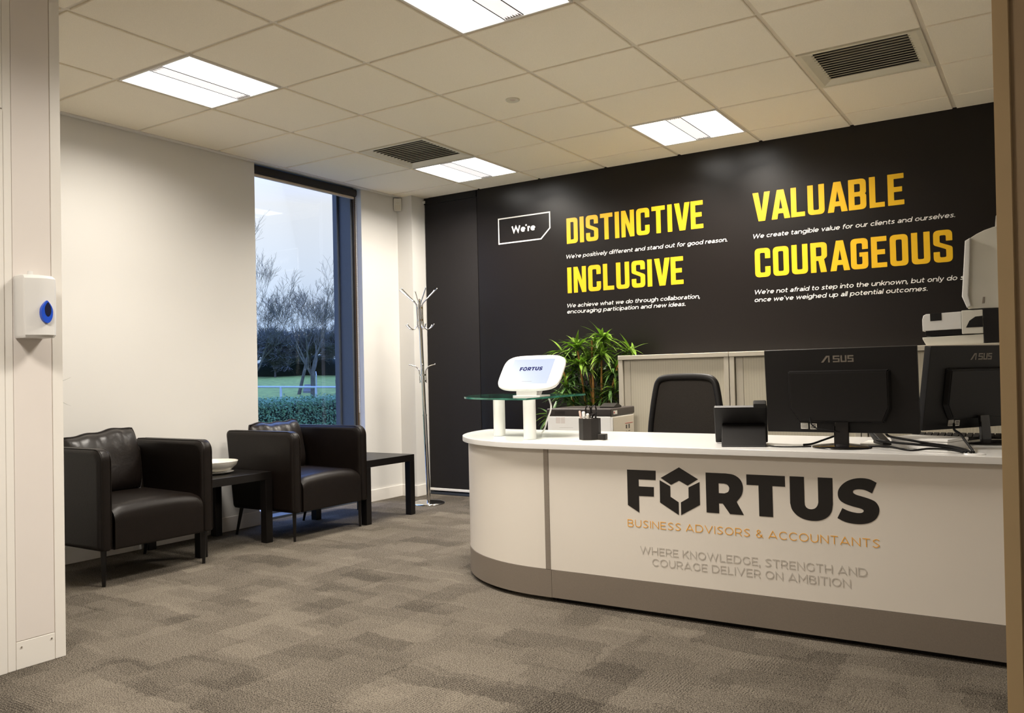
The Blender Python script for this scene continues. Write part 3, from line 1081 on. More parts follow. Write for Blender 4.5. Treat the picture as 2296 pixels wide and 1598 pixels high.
bm = nb(); prism(bm, [(y + .004, z - .022) for y, z in teardrop(1.0)], 'x', 0.098, 0.1150, 0.002)
tw = obj('window', bm, blue_p, t)
bm = nb(); prism(bm, [(y * .60 + .006, z * .70 - .014) for y, z in teardrop(0.9)], 'x', 0.1151, 0.1158)
obj('window_shade', bm, navy_p, tw)
bm = nb(); cyl(bm, (.028, -.012, .113), (.028, -.012, .131), 0.011, 0.009, 16)
obj('top_knob', bm, wplastic, t)

# ------------------------------------------------------------------ lettering on the black wall
YL = YB - 0.0006


def lettering(name, me, mat, label):
    return tag(link_mesh(name, me, mat, ang=0), label, 'lettering', 'lettering on the black wall')


lettering('wall_heading', heading('DISTINCTIVE', .838, 1.967, 2.066, 2.269, YL), yellow, 'large yellow word DISTINCTIVE on the black wall')
lettering('wall_heading', heading('INCLUSIVE', .835, 1.805, 1.673, 1.877, YL), yellow, 'large yellow word INCLUSIVE on the black wall')
lettering('wall_heading', heading('VALUABLE', 2.329, 3.298, 2.066, 2.267, YL), yellow, 'large yellow word VALUABLE on the black wall')
lettering('wall_heading', heading('COURAGEOUS', 2.333, 3.562, 1.675, 1.876, YL), yellow, 'large yellow word COURAGEOUS on the black wall')
SH = 0.2
CAPH = 0.030


def para(lines, label, wt_=.19):
    ms = [fit_text(b, x0, x1, z, CAPH, YL, SH, wt_) for b, x0, x1, z in lines]
    if len(ms) == 1:
        lettering('wall_sentence', ms[0], letter_white, label)
        return
    t = thing('wall_sentence', label, 'lettering', (lines[0][1], YL, lines[0][3]), 0, 'lettering on the black wall')
    for q in ms:
        link_mesh('text_line', q, letter_white, t, True, 0)


para([("We're positively different and stand out for good reason.", .830, 2.140, 1.949)], 'white italic sentence under the word DISTINCTIVE')
para([("We achieve what we do through collaboration,", .828, 1.926, 1.559), ("encouraging participation and new ideas.", .826, 1.815, 1.511)], 'two lines of white italic text under the word INCLUSIVE')
para([("We create tangible value for our clients and ourselves.", 2.326, 3.582, 1.949)], 'white italic sentence under the word VALUABLE')
para([("We're not afraid to step into the unknown, but only do so", 2.326, 3.650, 1.558), ("once we've weighed up all potential outcomes.", 2.323, 3.414, 1.504)], 'two lines of white italic text under the word COURAGEOUS')
# the boxed "We're"
outer = [(.184, 2.346), (.690, 2.346), (.690, 2.211), (.601, 2.128), (.184, 2.128)]
inner = [(.194, 2.336), (.680, 2.336), (.680, 2.2155), (.5965, 2.138), (.194, 2.138)]
me1 = to_wall(contours_mesh([outer, inner], 0.0006), YL)
wb = lettering('wall_badge', me1, letter_white, "white outlined badge reading We're on the black wall")
link_mesh('badge_text', fit_text("We're", .317, .548, 2.210, .056, YL, 0.0, .31, .10), letter_white, wb, ang=0)

# ------------------------------------------------------------------ reception desk
DC = (2.05, 1.51)                    # centre of the rounded end
DRAD = 0.75


def arc(r, a0, a1, n):
    return [(DC[0] - r * sin(R(a0 + (a1 - a0) * k / n)), DC[1] - r * cos(R(a0 + (a1 - a0) * k / n))) for k in range(n + 1)]


def curved(bm, r, th, a0, a1, z0, z1, n=28):
    A, B = arc(r, a0, a1, n), arc(r - th, a0, a1, n)
    prism(bm, A + B[::-1], 'z', z0, z1)


DX1 = 4.75
desk = thing('reception_desk', 'white reception desk with rounded end and grey plinth', 'desk', (3.0, 1.1, 0))
bm = nb(); curved(bm, DRAD, 0.02, -0.0, 97, 0.1465, 0.694)
box(bm, 2.05, 2.089, DC[1] - DRAD, DC[1] - DRAD + .02, 0.1465, 0.694)
obj('curved_panel', bm, desk_white, desk, True, 30)
bm = nb(); box(bm, 2.116, DX1, .76, .78, 0.1465, 0.694)
fp = obj('front_panel', bm, desk_white, desk, True, 0)
bm = nb(); curved(bm, DRAD + .002, 0.02, 0, 97, 0.02, 0.145)
box(bm, 2.05, 2.118, DC[1] - DRAD - .002, DC[1] - DRAD + .018, 0.02, 0.145)
obj('curved_plinth', bm, desk_grey, desk, True, 30)
bm = nb(); box(bm, 2.1195, DX1, .758, .778, 0.021, 0.145)
obj('straight_plinth', bm, desk_grey, desk, True, 0)
bm = nb(); box(bm, 2.0895, 2.1155, .7575, .775, 0.1455, 0.694, 0.002)
obj('joint_strip', bm, desk_strip, desk, True, 0)
bm = nb()
top = arc(0.78, 0, 90, 40) + [(1.285, 1.525), (1.31, 1.545), (1.35, 1.553), (3.0, 1.49), (DX1, 1.47), (DX1, .73)]
prism(bm, top, 'z', 0.6945, 0.72, 0.002)
wt = obj('worktop', bm, desk_top, desk, True, 40)
bm = nb(); box(bm, 2.1, 2.12, .80, 1.42, 0, .694); box(bm, 3.4, 3.42, .80, 1.38, 0, .694); box(bm, DX1 - .02, DX1, .79, 1.35, 0, .694)
curved(bm, 0.70, 0.05, 20, 85, 0.0, 0.10)
box(bm, 2.13, DX1, .80, .82, 0.0, 0.10)
obj('inner_support', bm, vent_dark, desk, True, 0)
lettr = {
    'F': [[(2.5078, .6165), (2.6405, .6170), (2.6390, .5773), (2.5611, .5769), (2.5611, .5471), (2.6302, .5475), (2.6292, .5075), (2.5611, .5062), (2.5608, .4354), (2.5079, .4646)]],
    'O': [[(2.7446, .6355), (2.8257, .5900), (2.7805, .5617), (2.7435, .5800), (2.7075, .5612), (2.6622, .5880)],
          [(2.6572, .5780), (2.7038, .5550), (2.7038, .5115), (2.7393, .4906), (2.7390, .4374), (2.6565, .4845)],
          [(2.8320, .5790), (2.8315, .4855), (2.7488, .4378), (2.7491, .4906), (2.7834, .5110), (2.7837, .5545)]],
}
RO = [(2.8588, .6191), (2.9446, .6191), (2.9743, .6152), (2.9981, .6010), (3.0097, .5805), (3.0112, .5570), (3.0041, .5330), (2.9846, .5081), (3.0125, .4569), (2.9562, .4569), (2.9275, .4971), (2.9116, .4971), (2.9116, .4569), (2.8588, .4569)]
RI = [(2.9120, .5777), (2.9353, .5778), (2.9487, .5737), (2.9560, .5604), (2.9507, .5457), (2.9358, .5385), (2.9120, .5385)]
TT = [(3.0265, .6192), (3.1773, .6192), (3.1773, .5780), (3.1280, .5780), (3.1280, .4570), (3.0740, .4570), (3.0740, .5780), (3.0265, .5780)]
UU = [(3.1954, .6196), (3.2495, .6196), (3.2490, .5246), (3.2512, .5097), (3.2597, .5002), (3.2734, .4976), (3.2871, .5020), (3.2961, .5126), (3.3000, .5253), (3.3004, .6200), (3.3540, .6200), (3.3525, .5212), (3.3474, .4936), (3.3330, .4728), (3.3085, .4585), (3.2794, .4538), (3.2477, .4575), (3.2209, .4697), (3.2016, .4912), (3.1948, .5162)]
SS = [(3.5086, .6099), (3.4841, .6218), (3.4522, .6246), (3.4197, .6177), (3.3936, .6026), (3.3765, .5820), (3.3712, .5620), (3.3763, .5415), (3.3937, .5278), (3.4214, .5188), (3.4489, .5128), (3.4593, .5077), (3.4600, .5014), (3.4521, .4960), (3.4346, .4952), (3.4092, .4999), (3.3861, .5096), (3.3676, .4713), (3.3917, .4598), (3.4195, .4545), (3.4495, .4544), (3.4793, .4616), (3.5015, .4768), (3.5130, .4988), (3.5140, .5196), (3.5042, .5382), (3.4865, .5482), (3.4594, .5563), (3.4366, .5623), (3.4257, .5700), (3.4287, .5785), (3.4441, .5827), (3.4670, .5811), (3.4917, .5703)]


def part_smooth(c, spans, k=4):
    out, i = [], 0
    for a, b in spans:
        out += c[i:a] + [(p.x, p.y) for p in smooth_pts([(x, z, 0) for x, z in c[a:b + 1]], k)]
        i = b + 1
    return out + c[i:]


RO = part_smooth(RO, [(1, 7)])
RI = part_smooth(RI, [(1, 5)])
UU = part_smooth(UU, [(2, 8), (11, 19)])
LOGO = lettr['F'] + lettr['O'] + [RO, RI, TT, UU, part_smooth(SS, [(0, 16), (17, 33)])]
YD = 0.7595
o = link_mesh('logo', to_wall(contours_mesh(LOGO, 0.0004), YD), letter_black, fp, True, 0)
o['label'] = 'large black word FORTUS with a hexagon for its O'
o = link_mesh('tagline', fit_text('BUSINESS ADVISORS & ACCOUNTANTS', 2.505, 3.512, .3725, .0310, YD, 0, .115, .30), letter_orange, fp, True, 0)
o['label'] = 'thin orange capitals reading BUSINESS ADVISORS & ACCOUNTANTS'
ms = [fit_text('WHERE KNOWLEDGE, STRENGTH AND', 2.560, 3.466, .2620, .0315, YD, 0, .165, .23),
      fit_text('COURAGE DELIVER ON AMBITION', 2.614, 3.408, .2150, .0315, YD, 0, .165, .23)]
for q in ms:
    o = link_mesh('slogan_line', q, letter_grey, fp, True, 0)
    o['label'] = 'line of pale grey capitals'
bm = nb(); lathe(bm, [(0, .0035), (.032, .0035), (.035, .001), (.035, 0)], (3.825, .80, .7201), 28)
o = obj('cable_grommet', bm, wplastic, desk, True)

# ------------------------------------------------------------------ glass shelf on the desk
t = thing('glass_shelf', 'clear glass shelf on two white posts at the rounded desk end', 'shelf', (1.8, 1.1, .72))
bm = nb()
sh = arc(0.755, 2, 90, 36) + [(1.33, 1.525), (1.935, 1.49), (1.960, 1.46)]
sh = [(x - .015, y + .0) for x, y in sh]
prism(bm, sh, 'z', 0.9165, 0.9255)
gp = obj('glass_panel', bm, [shelf_glass, glass_edge], t, True, 0)
for f in gp.data.polygons:
    if abs(f.normal.z) < 0.5:
        f.material_index = 1
for (x, y, r) in ((1.912, .935, .031), (1.634, 1.085, .0305)):
    bm = nb(); lathe(bm, [(0, .1955), (r, .1955), (r, .001), (0, .001)], (x, y, .72), 40)
    obj('support_post', bm, wplastic, t, True, 40)

# tablet kiosk: local x right, y up the tilted face
t = thing('tablet_kiosk', 'white tablet stand with a lit screen on the glass shelf', 'tablet', (1.872, 1.03, .9262), R(-1))


def superell(a, b, n, e1):
    out = []
    for k in range(n):
        th = 2 * pi * k / n
        c, s = cos(th), sin(th)
        out.append((a * math.copysign(abs(c) ** e1, c), b * math.copysign(abs(s) ** e1, s)))
    return out


TILT = Matrix.Translation((0, -.003, .117)) @ Matrix.Rotation(R(-36), 4, 'X') @ Matrix.Rotation(R(90), 4, 'X')
bm = nb()
lv = [(.0, .93), (.006, .985), (.013, 1.0), (.020, .985), (.027, .93)]
se = superell(.183, .106, 64, .46)
rings = [[bm.verts.new((x * f, y * (f if f > .97 else f - .01), z - .015)) for x, y in se] for z, f in lv]
for A, B in zip(rings, rings[1:]):
    for k in range(64):
        bm.faces.new((A[k], A[(k + 1) % 64], B[(k + 1) % 64], B[k]))
bm.faces.new(rings[0][::-1]); bm.faces.new(rings[-1])
bmesh.ops.recalc_face_normals(bm, faces=bm.faces)
xf(bm, TILT)
kb = obj('housing', bm, wplastic, t, ang=60)
bm = nb(); box(bm, -.121, .121, -.074, .076, .0118, .0128)
xf(bm, TILT)
ks = obj('screen', bm, screen_m, t, ang=0)
me = contours_mesh([[((x - 3.01) * .066 / .5 , (z - .54) * .066 / .5) for x, z in c] for c in LOGO], 0.0002)
for v in me.vertices:
    v.co = (v.co.x * 1.0, v.co.y + .016, v.co.z + .0132)
me.transform(TILT)
link_mesh('screen_logo', me, screen_txt, ks, ang=0)
bm = nb(); box(bm, -.030, .030, -.0610, -.0600, .0129, .0131)
xf(bm, TILT)
obj('screen_line', bm, logo_grey, ks, ang=0)
for sx in (-1, 1):
    bm = nb(); lathe(bm, [(0, .0128), (.004, .0128), (.0045, .0118)], (sx * .150, 0, 0), 16)
    xf(bm, TILT)
    obj('button', bm, wplastic, t)
bm = nb()
prism(bm, [(-.080, -.055), (.080, -.055), (.072, .055), (-.072, .055)], 'z', 0.0, 0.006, 0.002)
prism(bm, [(-.050, .004), (-.020, .004), (.040, .09), (.030, .105), (-.004, .062)], 'x', -.066, .066, 0.004)
prism(bm, [(-.054, .004), (-.046, .004), (-.046, .052), (-.054, .036)], 'x', -.060, .060, 0.002)
obj('stand', bm, wplastic, t)

bm = nb(); tube(bm, smooth_pts([(1.975, 1.02, .914), (1.985, 1.02, .88), (1.955, 1.06, .845), (1.90, 1.12, .80), (1.84, 1.20, .755), (1.78, 1.27, .726)]), 0.0042, 8)
tag(obj('charging_cable', bm, wplastic), 'white cable hanging from the glass shelf to the desk top', 'cable')

# ------------------------------------------------------------------ pen pot with its things
PP = Vector((2.215, .985, .7222))
t = thing('pen_holder', 'black octagonal pen pot on the desk top', 'pen pot', PP, R(12))
bm = nb()
r = .052
oc = lambda q: [(q * cos(pi / 8 + k * pi / 4), q * sin(pi / 8 + k * pi / 4)) for k in range(8)]
for A, B, z0, z1 in ((oc(r), None, 0, .004),):
    prism(bm, A, 'z', z0, z1)
O0, O1, I1, I0 = ([bm.verts.new((x, y, z)) for x, y in oc(q)] for q, z in ((r, 0.004), (r, .100), (r - .003, .100), (r - .003, .004)))
for A, B in ((O0, O1), (O1, I1), (I1, I0)):
    for k in range(8):
        bm.faces.new((A[k], A[(k + 1) % 8], B[(k + 1) % 8], B[k]))
bmesh.ops.recalc_face_normals(bm, faces=bm.faces)
obj('pot', bm, blk_soft, t, ang=20)
bm = nb()
prism(bm, [(.044, -.026), (.072, -.026), (.080, -.018), (.080, .018), (.072, .026), (.044, .026)], 'z', 0, .026, 0.002)
obj('clip_tray', bm, blk_soft, t, ang=20)
bm = nb(); box(bm, PP.x - .085, PP.x + .075, PP.y - .05, PP.y + .07, .7202, .7212)
tag(obj('note_card', bm, paper), 'thin card lying flat under the black pen pot', 'card')


def pen(dx, dy, tx, ty, L, r, mat, name, label, capmat=None, cat='pen'):
    a = PP + Vector((dx, dy, .006))
    d = Vector((tx, ty, 1)).normalized()
    bm = nb()
    tube(bm, [a, a + d * .012, a + d * (L * .8)], [r * .3, r, r], 10)
    o = tag(obj(name, bm, mat), label, cat, 'pens in the pot')
    bm = nb()
    tube(bm, [a + d * (L * .8), a + d * (L * .97), a + d * L], [r * 1.15, r * 1.1, r * .6], 10)
    obj('cap', bm, capmat or mat, o)


pen(-.018, -.02, -.16, -.05, .132, .0048, pinkish, 'pen', 'pale pink pen leaning left in the pen pot')
pen(-.005, -.026, -.10, -.02, .128, .0068, wplastic, 'marker', 'thick white marker in the pen pot')
pen(.004, -.016, .0, -.10, .118, .0068, red_m, 'highlighter', 'red highlighter with pale cap in the pen pot', ceramic)
pen(.020, .0, .12, .0, .125, .0042, blk_gloss, 'ballpoint_pen', 'slim black pen leaning right in the pen pot')
t = thing('scissors', 'black handled scissors standing in the pen pot', 'scissors', PP + Vector((.004, .008, .006)))
for s in (-1, 1):
    bm = nb()
    prism(bm, [(-.004 * s, 0), (.004 * s, .004), (.008 * s, .10), (-.002 * s, .10)], 'y', .001 * s, .003 * s + .0005)
    obj('blade', bm, chrome, t, ang=0)
    bm = nb()
    ring = [(s * .014 + .013 * cos(a), .002 * s, .132 + .021 * sin(a)) for a in [2 * pi * k / 20 for k in range(21)]]
    tube(bm, ring, .0036, 8, False)
    tube(bm, [(s * .004, .002 * s, .095), (s * .010, .002 * s, .112)], .0045, 8)
    obj('handle', bm, blk_gloss, t)

# ------------------------------------------------------------------ desk telephone
t = thing('desk_phone', 'black desk telephone seen from behind beside the black chair', 'telephone', (2.955, .935, .7202), R(17))
bm = nb()
sl = [(.070, .004), (.092, .020), (-.010, .165), (-.030, .158)]
prism(bm, sl, 'x', -.108, .108, 0.004)
obj('body', bm, blk, t)
bm = nb()
prism(bm, [(.022, .088), (.006, .086), (-.040, .052), (-.105, .008), (-.110, 0.0), (-.085, 0.0), (-.020, .046)], 'x', -.078, .098, 0.003)
obj('stand', bm, blk, t)
bm = nb()
prism(bm, [(-.004, .150), (-.034, .156), (-.040, .172), (-.020, .186), (.004, .176)], 'x', .052, .104, 0.005)
obj('handset', bm, blk, t)
bm = nb(); tube(bm, smooth_pts([(3.07, .868, .726), (3.12, .862, .7235), (3.19, .872, .7235), (3.245, .905, .7235)]), .0028, 8)
tag(obj('phone_cord', bm, blk), 'thin black cord from the telephone to the first monitor', 'cable')

# ------------------------------------------------------------------ monitors (back towards the viewer = local -y)


def asus(bm_parent, mat):
    H = .0265
    x0, z0 = -.061, .337
    A = [[(0, 0), (.78, 1), (1.28, 1), (1.28, .80), (.98, .80), (.34, 0)]]

    def s_(o, w):
        return [[(o, 0), (o + w, 0), (o + w, .60), (o + .22, .60), (o + .22, .80), (o + w, .80), (o + w, 1), (o, 1), (o, .42), (o + w - .22, .42), (o + w - .22, .19), (o, .19)]]
    u_ = [[(2.86, 1), (2.86, 0), (3.72, 0), (3.72, 1), (3.50, 1), (3.50, .19), (3.08, .19), (3.08, 1)]]
    cs = A + [[(1.06, .7999), (1.2799, .7999), (1.28, 0), (1.06, 0)]] + s_(1.74, .98) + u_ + s_(3.86, .86)
    k = .122 / 4.72
    return [[(x0 + x * k, z0 + z * H) for x, z in c] for c in cs]


def make_monitor(label):
    t = thing('monitor', label, 'monitor', (0, 0, 0), 0, 'black monitors with their backs to the viewer')
    rot = Matrix.Translation((0, 0, .22)) @ Matrix.Rotation(R(4), 4, 'X') @ Matrix.Translation((0, 0, -.22))
    bm = nb(); box(bm, -.285, .285, -.012, .018, .058, .392, 0.003)
    xf(bm, rot)
    b = obj('back_shell', bm, blk, t)
    bm = nb(); box(bm, -.279, .279, .0185, .0200, .066, .385)
    xf(bm, rot)
    obj('screen', bm, blk_gloss, t, ang=0)
    bm = nb()
    V0 = [(-.193, .308), (.193, .308), (.193, .158), (.168, .098), (-.155, .098), (-.193, .158)]
    a = [bm.verts.new((x, -.0122, z)) for x, z in V0]
    c = [bm.verts.new((x * .95, -.034, .2 + (z - .2) * .93)) for x, z in V0]
    for k in range(6):
        bm.faces.new((a[k], a[(k + 1) % 6], c[(k + 1) % 6], c[k]))
    bm.faces.new(c[::-1]); bm.faces.new(a)
    bmesh.ops.recalc_face_normals(bm, faces=bm.faces)
    bmesh.ops.bevel(bm, geom=list(bm.edges), offset=.004, segments=2, affect='EDGES')
    xf(bm, rot)
    bu = obj('rear_housing', bm, blk, t)
    me = to_wall(contours_mesh(asus(None, None), .0003), -.0126)
    me.transform(rot)
    o = link_mesh('logo', me, logo_grey, b, ang=0)
    o['label'] = 'grey maker logo'
    bm = nb(); box(bm, -.150, -.122, -.0160, -.0126, .072, .096); box(bm, -.114, -.088, -.0160, -.0126, .071, .094)
    xf(bm, rot)
    st = obj('sticker', bm, paper, b, ang=0)
    bm = nb()
    for k in range(4):
        box(bm, -.148, -.124, -.0165, -.0162, .076 + k * .005, .0775 + k * .005)
    for k in range(3):
        box(bm, -.111, -.092, -.0165, -.0162, .075 + k * .006, .078 + k * .006)
    xf(bm, rot)
    obj('print', bm, blk, st, ang=0)
    bm = nb()
    prism(bm, [(-.022, .006), (-.006, .006), (-.002, .11), (-.014, .11)], 'x', -.018, .034, 0.003)
    box(bm, -.021, -.0185, -.020, -.010, .008, .085, .0008)
    obj('neck', bm, blk_gloss, t)
    bm = nb(); lathe(bm, [(0, .016), (.04, .0155), (.085, .010), (.108, .006), (.111, .002), (.109, 0)], (0.005, -.01, .0003), 48, 1, .88)
    obj('base', bm, blk_gloss, t, ang=50)
    return t


mon = make_monitor('black monitor in the middle of the desk, seen squarely from behind')
mon.location = (3.352, .935, .7202)
mon2 = copy_tree(mon)
mon2.location = (3.796, 1.325, .7202)
mon2.rotation_euler = (0, 0, R(56))
for q in mon2.children:
    if q.name.startswith('base'):
        q.location = (0, -.055, 0)
    if q.name.startswith('neck'):
        q.location = (0, -.02, 0)
    if not q.name.startswith(('base', 'neck')):
        q.rotation_euler = (R(5), 0, 0)
        q.location = (0, .22 * sin(R(5)), .22 * (1 - cos(R(5))))
mon2['label'] = 'black monitor at right, turned away and cut off by the door jamb'


cable_m = pm('black_cable', (0.0035, 0.003, 0.003), 0.6, var=(60, 0.1), spec=0.15)


def cable(pts, r, label, mat=cable_m, name='monitor_cable', group='black cables behind the monitors'):
    bm = nb(); tube(bm, smooth_pts(pts), r, 8)
    return tag(obj(name, bm, mat), label, 'cable', group)


cable([(3.245, .900, .838), (3.252, .889, .815), (3.275, .882, .797), (3.31, .880, .792), (3.345, .882, .785)], .0028, 'thin black cable looping across the label of the middle monitor')
cable([(3.20, .965, .724), (3.23, .985, .727), (3.27, 1.02, .742), (3.33, 1.04, .765)], .0042, 'short black cable with plug left of the middle monitor base')
cable([(3.50, 1.02, .78), (3.53, .93, .768), (3.60, .865, .762), (3.67, .850, .751), (3.74, .84, .744), (3.79, .82, .735), (3.815, .80, .727)], .0046, 'thick black cable crossing in front of the white box, uppermost')
cable([(3.47, 1.02, .745), (3.54, .90, .748), (3.61, .855, .747), (3.68, .842, .744), (3.75, .832, .738), (3.80, .806, .727)], .0046, 'thick black cable crossing in front of the white box, second from top')
cable([(3.45, .95, .726), (3.54, .862, .734), (3.615, .825, .726), (3.68, .828, .734), (3.74, .822, .733), (3.79, .795, .727)], .0036, 'thinner black cable dipping to the desk in front of the white box')
cable([(3.725, 1.22, .80), (3.735, 1.12, .783), (3.765, 1.0, .776), (3.79, .90, .757), (3.822, .805, .727)], .0046, 'black cable dropping from the right monitor into the desk grommet')
cable([(3.835, 1.365, .80), (3.836, 1.362, .77), (3.838, 1.36, .7245)], .0036, 'black cable hanging straight down beside the right monitor stand')

t = thing('white_box', 'flat white box on the desk between the two monitors', 'box', (3.655, 1.015, .7202), R(-20))
bm = nb(); box(bm, -.108, .108, -.075, .085, 0, .030, .003)
obj('tray', bm, wplastic, t)
bm = nb(); box(bm, -.110, .110, -.077, .087, .0305, .041, .003)
obj('lid', bm, wplastic, t)
t = thing('stapler', 'black stapler propped on papers right of the middle monitor base', 'stapler', (3.475, 1.06, .7302), R(-62))
bm = nb(); prism(bm, [(-.085, .035), (-.080, .055), (.060, .016), (.085, .004), (.085, 0), (-.02, .006)], 'y', -.018, .018, .004)
obj('arm', bm, blk, t)
bm = nb(); box(bm, -.02, .09, -.02, .02, -.0005, .010, .003)
obj('base', bm, blk, t)
bm = nb()
for k in range(4):
    box(bm, 3.405 + .002 * (k % 2), 3.515 + .002 * k, 1.02 + .002 * k, 1.20, .7204 + k * .0022, .7224 + k * .0022)
tag(obj('paper_stack', bm, paper), 'small stack of white paper under the black stapler', 'paper')
t = thing('keyboard', 'black keyboard on the desk behind the white box', 'keyboard', (3.74, 1.412, .7203), R(0))
bm = nb(); prism(bm, [(-.06, 0), (.06, 0), (.06, .022), (-.06, .012)], 'x', -.20, .20, .003)
obj('case', bm, blk, t)
bm = nb()
for r_ in range(5):
    for c_ in range(15):
        box(bm, -.19 + c_ * .0255, -.169 + c_ * .0255, -.052 + r_ * .021, -.034 + r_ * .021, .014 + r_ * .0018, .0205 + r_ * .0018, .001, 1)
obj('keys', bm, blk_soft, t, ang=0)
t = thing('computer_mouse', 'black computer mouse behind the white box, left of the right monitor stand', 'mouse', (3.725, 1.175, .7203), R(40))
bm = nb(); lathe(bm, [(0, .036), (.02, .034), (.038, .024), (.046, .010), (.046, .001), (0, .001)], n=28, sx=.72, sy=1.2)
obj('shell', bm, blk, t, ang=60)
bm = nb(); cyl(bm, (-.003, .030, .031), (.003, .030, .031), .006, .006, 12)
obj('scroll_wheel', bm, blk_soft, t)

# ------------------------------------------------------------------ office chair
t = thing('office_chair', 'black mesh-back office chair behind the reception desk', 'chair', (2.40, 2.15, 0), R(-14))
bp_ = [(-.205, .50), (-.235, .66), (-.225, .80), (-.205, .92), (-.185, .975), (-.135, .998), (0, 1.003), (.135, .998), (.185, .975), (.205, .92), (.225, .80), (.235, .66), (.205, .50)]


def backy(x, z):
    return -.20 + .04 * (z - .5) * 2 + .30 * x * x - .10


bm = nb()
sm_ = smooth_pts([(x, backy(x, z), z) for x, z in bp_], 5)
tube(bm, sm_, .019, 10)
tube(bm, [(-.205, backy(.205, .5), .50), (0, backy(0, .5), .495), (.205, backy(.205, .5), .50)], .019, 10)
obj('back_frame', bm, blk, t, ang=60)
bm = nb()
rows = [(.50, .200), (.58, .218), (.66, .226), (.74, .222), (.80, .216), (.87, .205), (.93, .194), (.965, .180), (.985, .14)]
G_ = [[bm.verts.new((hw * (k / 8 - .5) * 2, backy(hw * (k / 8 - .5) * 2, z), z)) for k in range(9)] for z, hw in rows]
for A, B in zip(G_, G_[1:]):
    for k in range(8):
        bm.faces.new((A[k], A[k + 1], B[k + 1], B[k]))
bmesh.ops.solidify(bm, geom=bm.faces[:], thickness=.004)
obj('back_mesh', bm, blk_mesh, t, ang=60)
bm = nb(); box(bm, -.24, .24, -.22, .25, .43, .50, .03, 3)
obj('seat', bm, blk_mesh, t)
bm = nb(); tube(bm, smooth_pts([(0, -.05, .41), (0, -.26, .42), (0, -.33, .50), (0, -.315, .62)]), .022, 10)
box(bm, -.10, .10, -.10, .12, .395, .429, .006)
obj('back_bracket', bm, blk, t)
bm = nb(); cyl(bm, (0, 0, .08), (0, 0, .40), .025, .022, 16)
obj('column', bm, blk_gloss, t)
for k in range(5):
    a = 2 * pi * k / 5 + .3
    bm = nb(); tube(bm, [(.02 * cos(a), .02 * sin(a), .09), (.29 * cos(a), .29 * sin(a), .075)], [.028, .016], 8)
    lg = obj('base_leg', bm, blk, t)
    bm = nb(); cyl(bm, (.29 * cos(a) - .02 * sin(a), .29 * sin(a) + .02 * cos(a), .028), (.29 * cos(a) + .02 * sin(a), .29 * sin(a) - .02 * cos(a), .028), .027, .027, 16)
    tube(bm, [(.29 * cos(a), .29 * sin(a), .03), (.29 * cos(a), .29 * sin(a), .075)], .008, 8)
    obj('castor', bm, blk, lg)

# ------------------------------------------------------------------ tambour cabinets along the black wall


def make_cab(label):
    t = thing('storage_cabinet', label, 'cabinet', (0, 0, 0), 0, 'beige sliding-door cabinets')
    Wd, D, Hh = .797, .46, 1.152
    bm = nb()
    box(bm, .001, .033, 0, D, 0, Hh - .032, .002)
    box(bm, Wd - .033, Wd - .001, 0, D, 0, Hh - .032, .002)
    box(bm, .034, Wd - .034, 0, D, 0, .06, .002)
    box(bm, .034, Wd - .034, D - .01, D, .06, Hh - .032)
    obj('carcass', bm, cab_m, t, ang=0)
    bm = nb(); box(bm, 0, Wd, -.004, D, Hh - .0315, Hh, .003)
    obj('top', bm, cab_m, t, ang=0)
    bm = nb(); box(bm, .038, .085, .018, .028, .062, Hh - .034)
    obj('door_edge', bm, cab_m, t, ang=0)
    bm = nb(); box(bm, .0865, Wd - .036, .020, .030, .062, Hh - .034)
    obj('tambour_door', bm, tambour_m, t, ang=0)
    return t


cab = make_cab('beige sliding-door cabinet behind the office chair, leftmost of three')
cab.location = (1.483, 2.832, 0)
for k, lb in ((1, 'beige sliding-door cabinet behind the middle monitor'), (2, 'beige sliding-door cabinet at right carrying the document scanner')):
    c = copy_tree(cab)
    c.location = (1.483 + .80 * k, 2.832, 0)
    c['label'] = lb

# ------------------------------------------------------------------ document scanner on the third cabinet
SX, SY, SZ = 3.44, 2.86, 1.1525
t = thing('document_scanner', 'white document scanner with tall paper tray on the cabinet', 'scanner', (SX, SY, SZ))
bm = nb(); prism(bm, [(.006, 0), (.300, 0), (.300, .052), (-.012, .045), (-.012, .036)], 'y', 0, .24, .003)
obj('base', bm, offwhite, t)
bm = nb(); box(bm, .004, .250, .010, .22, .0525, .085, .003)
obj('output_slot', bm, blk, t)
bm = nb(); prism(bm, [(-.010, .082), (.192, .086), (.192, .185), (.010, .180), (-.004, .172), (-.010, .150)], 'y', -.004, .23, .004)
fr_ = obj('front_cover', bm, wplastic, t)
bm = nb(); prism(bm, [(.032, .138), (.092, .140), (.092, .1835), (.032, .182)], 'y', -.0055, .05, .001)
obj('control_window', bm, blk, fr_)
bm = nb(); box(bm, .193, .300, -.006, .23, .056, .190, .004)
bo = obj('body', bm, offwhite, t)
bm = nb()
prism(bm, [(.214, .092), (.299, .092), (.299, .155), (.262, .152), (.232, .130)], 'y', -.0075, -.005, .0006)
obj('control_panel', bm, blk, bo)
bm = nb(); box(bm, .301, .480, -.004, .24, .001, .195, .004)
obj('side_housing', bm, blk, t)
bm = nb()
prism(bm, [(.226, .200), (.202, .270), (.215, .420), (.228, .585), (.250, .603), (.280, .622), (.320, .640), (.365, .653), (.410, .658), (.430, .645), (.420, .195)], 'y', .02, .045, .004)
pt = obj('paper_tray', bm, offwhite, t)
bm = nb()
prism(bm, [(.222, .205), (.199, .270), (.211, .420), (.224, .585), (.250, .600), (.241, .420), (.230, .275), (.242, .215)], 'y', -.012, .024, .005)
obj('tray_edge', bm, wplastic, pt)
bm = nb(); prism(bm, [(.296, .225), (.308, .228), (.312, .262), (.302, .262)], 'y', .0165, .0195)
obj('clip', bm, desk_strip, pt)
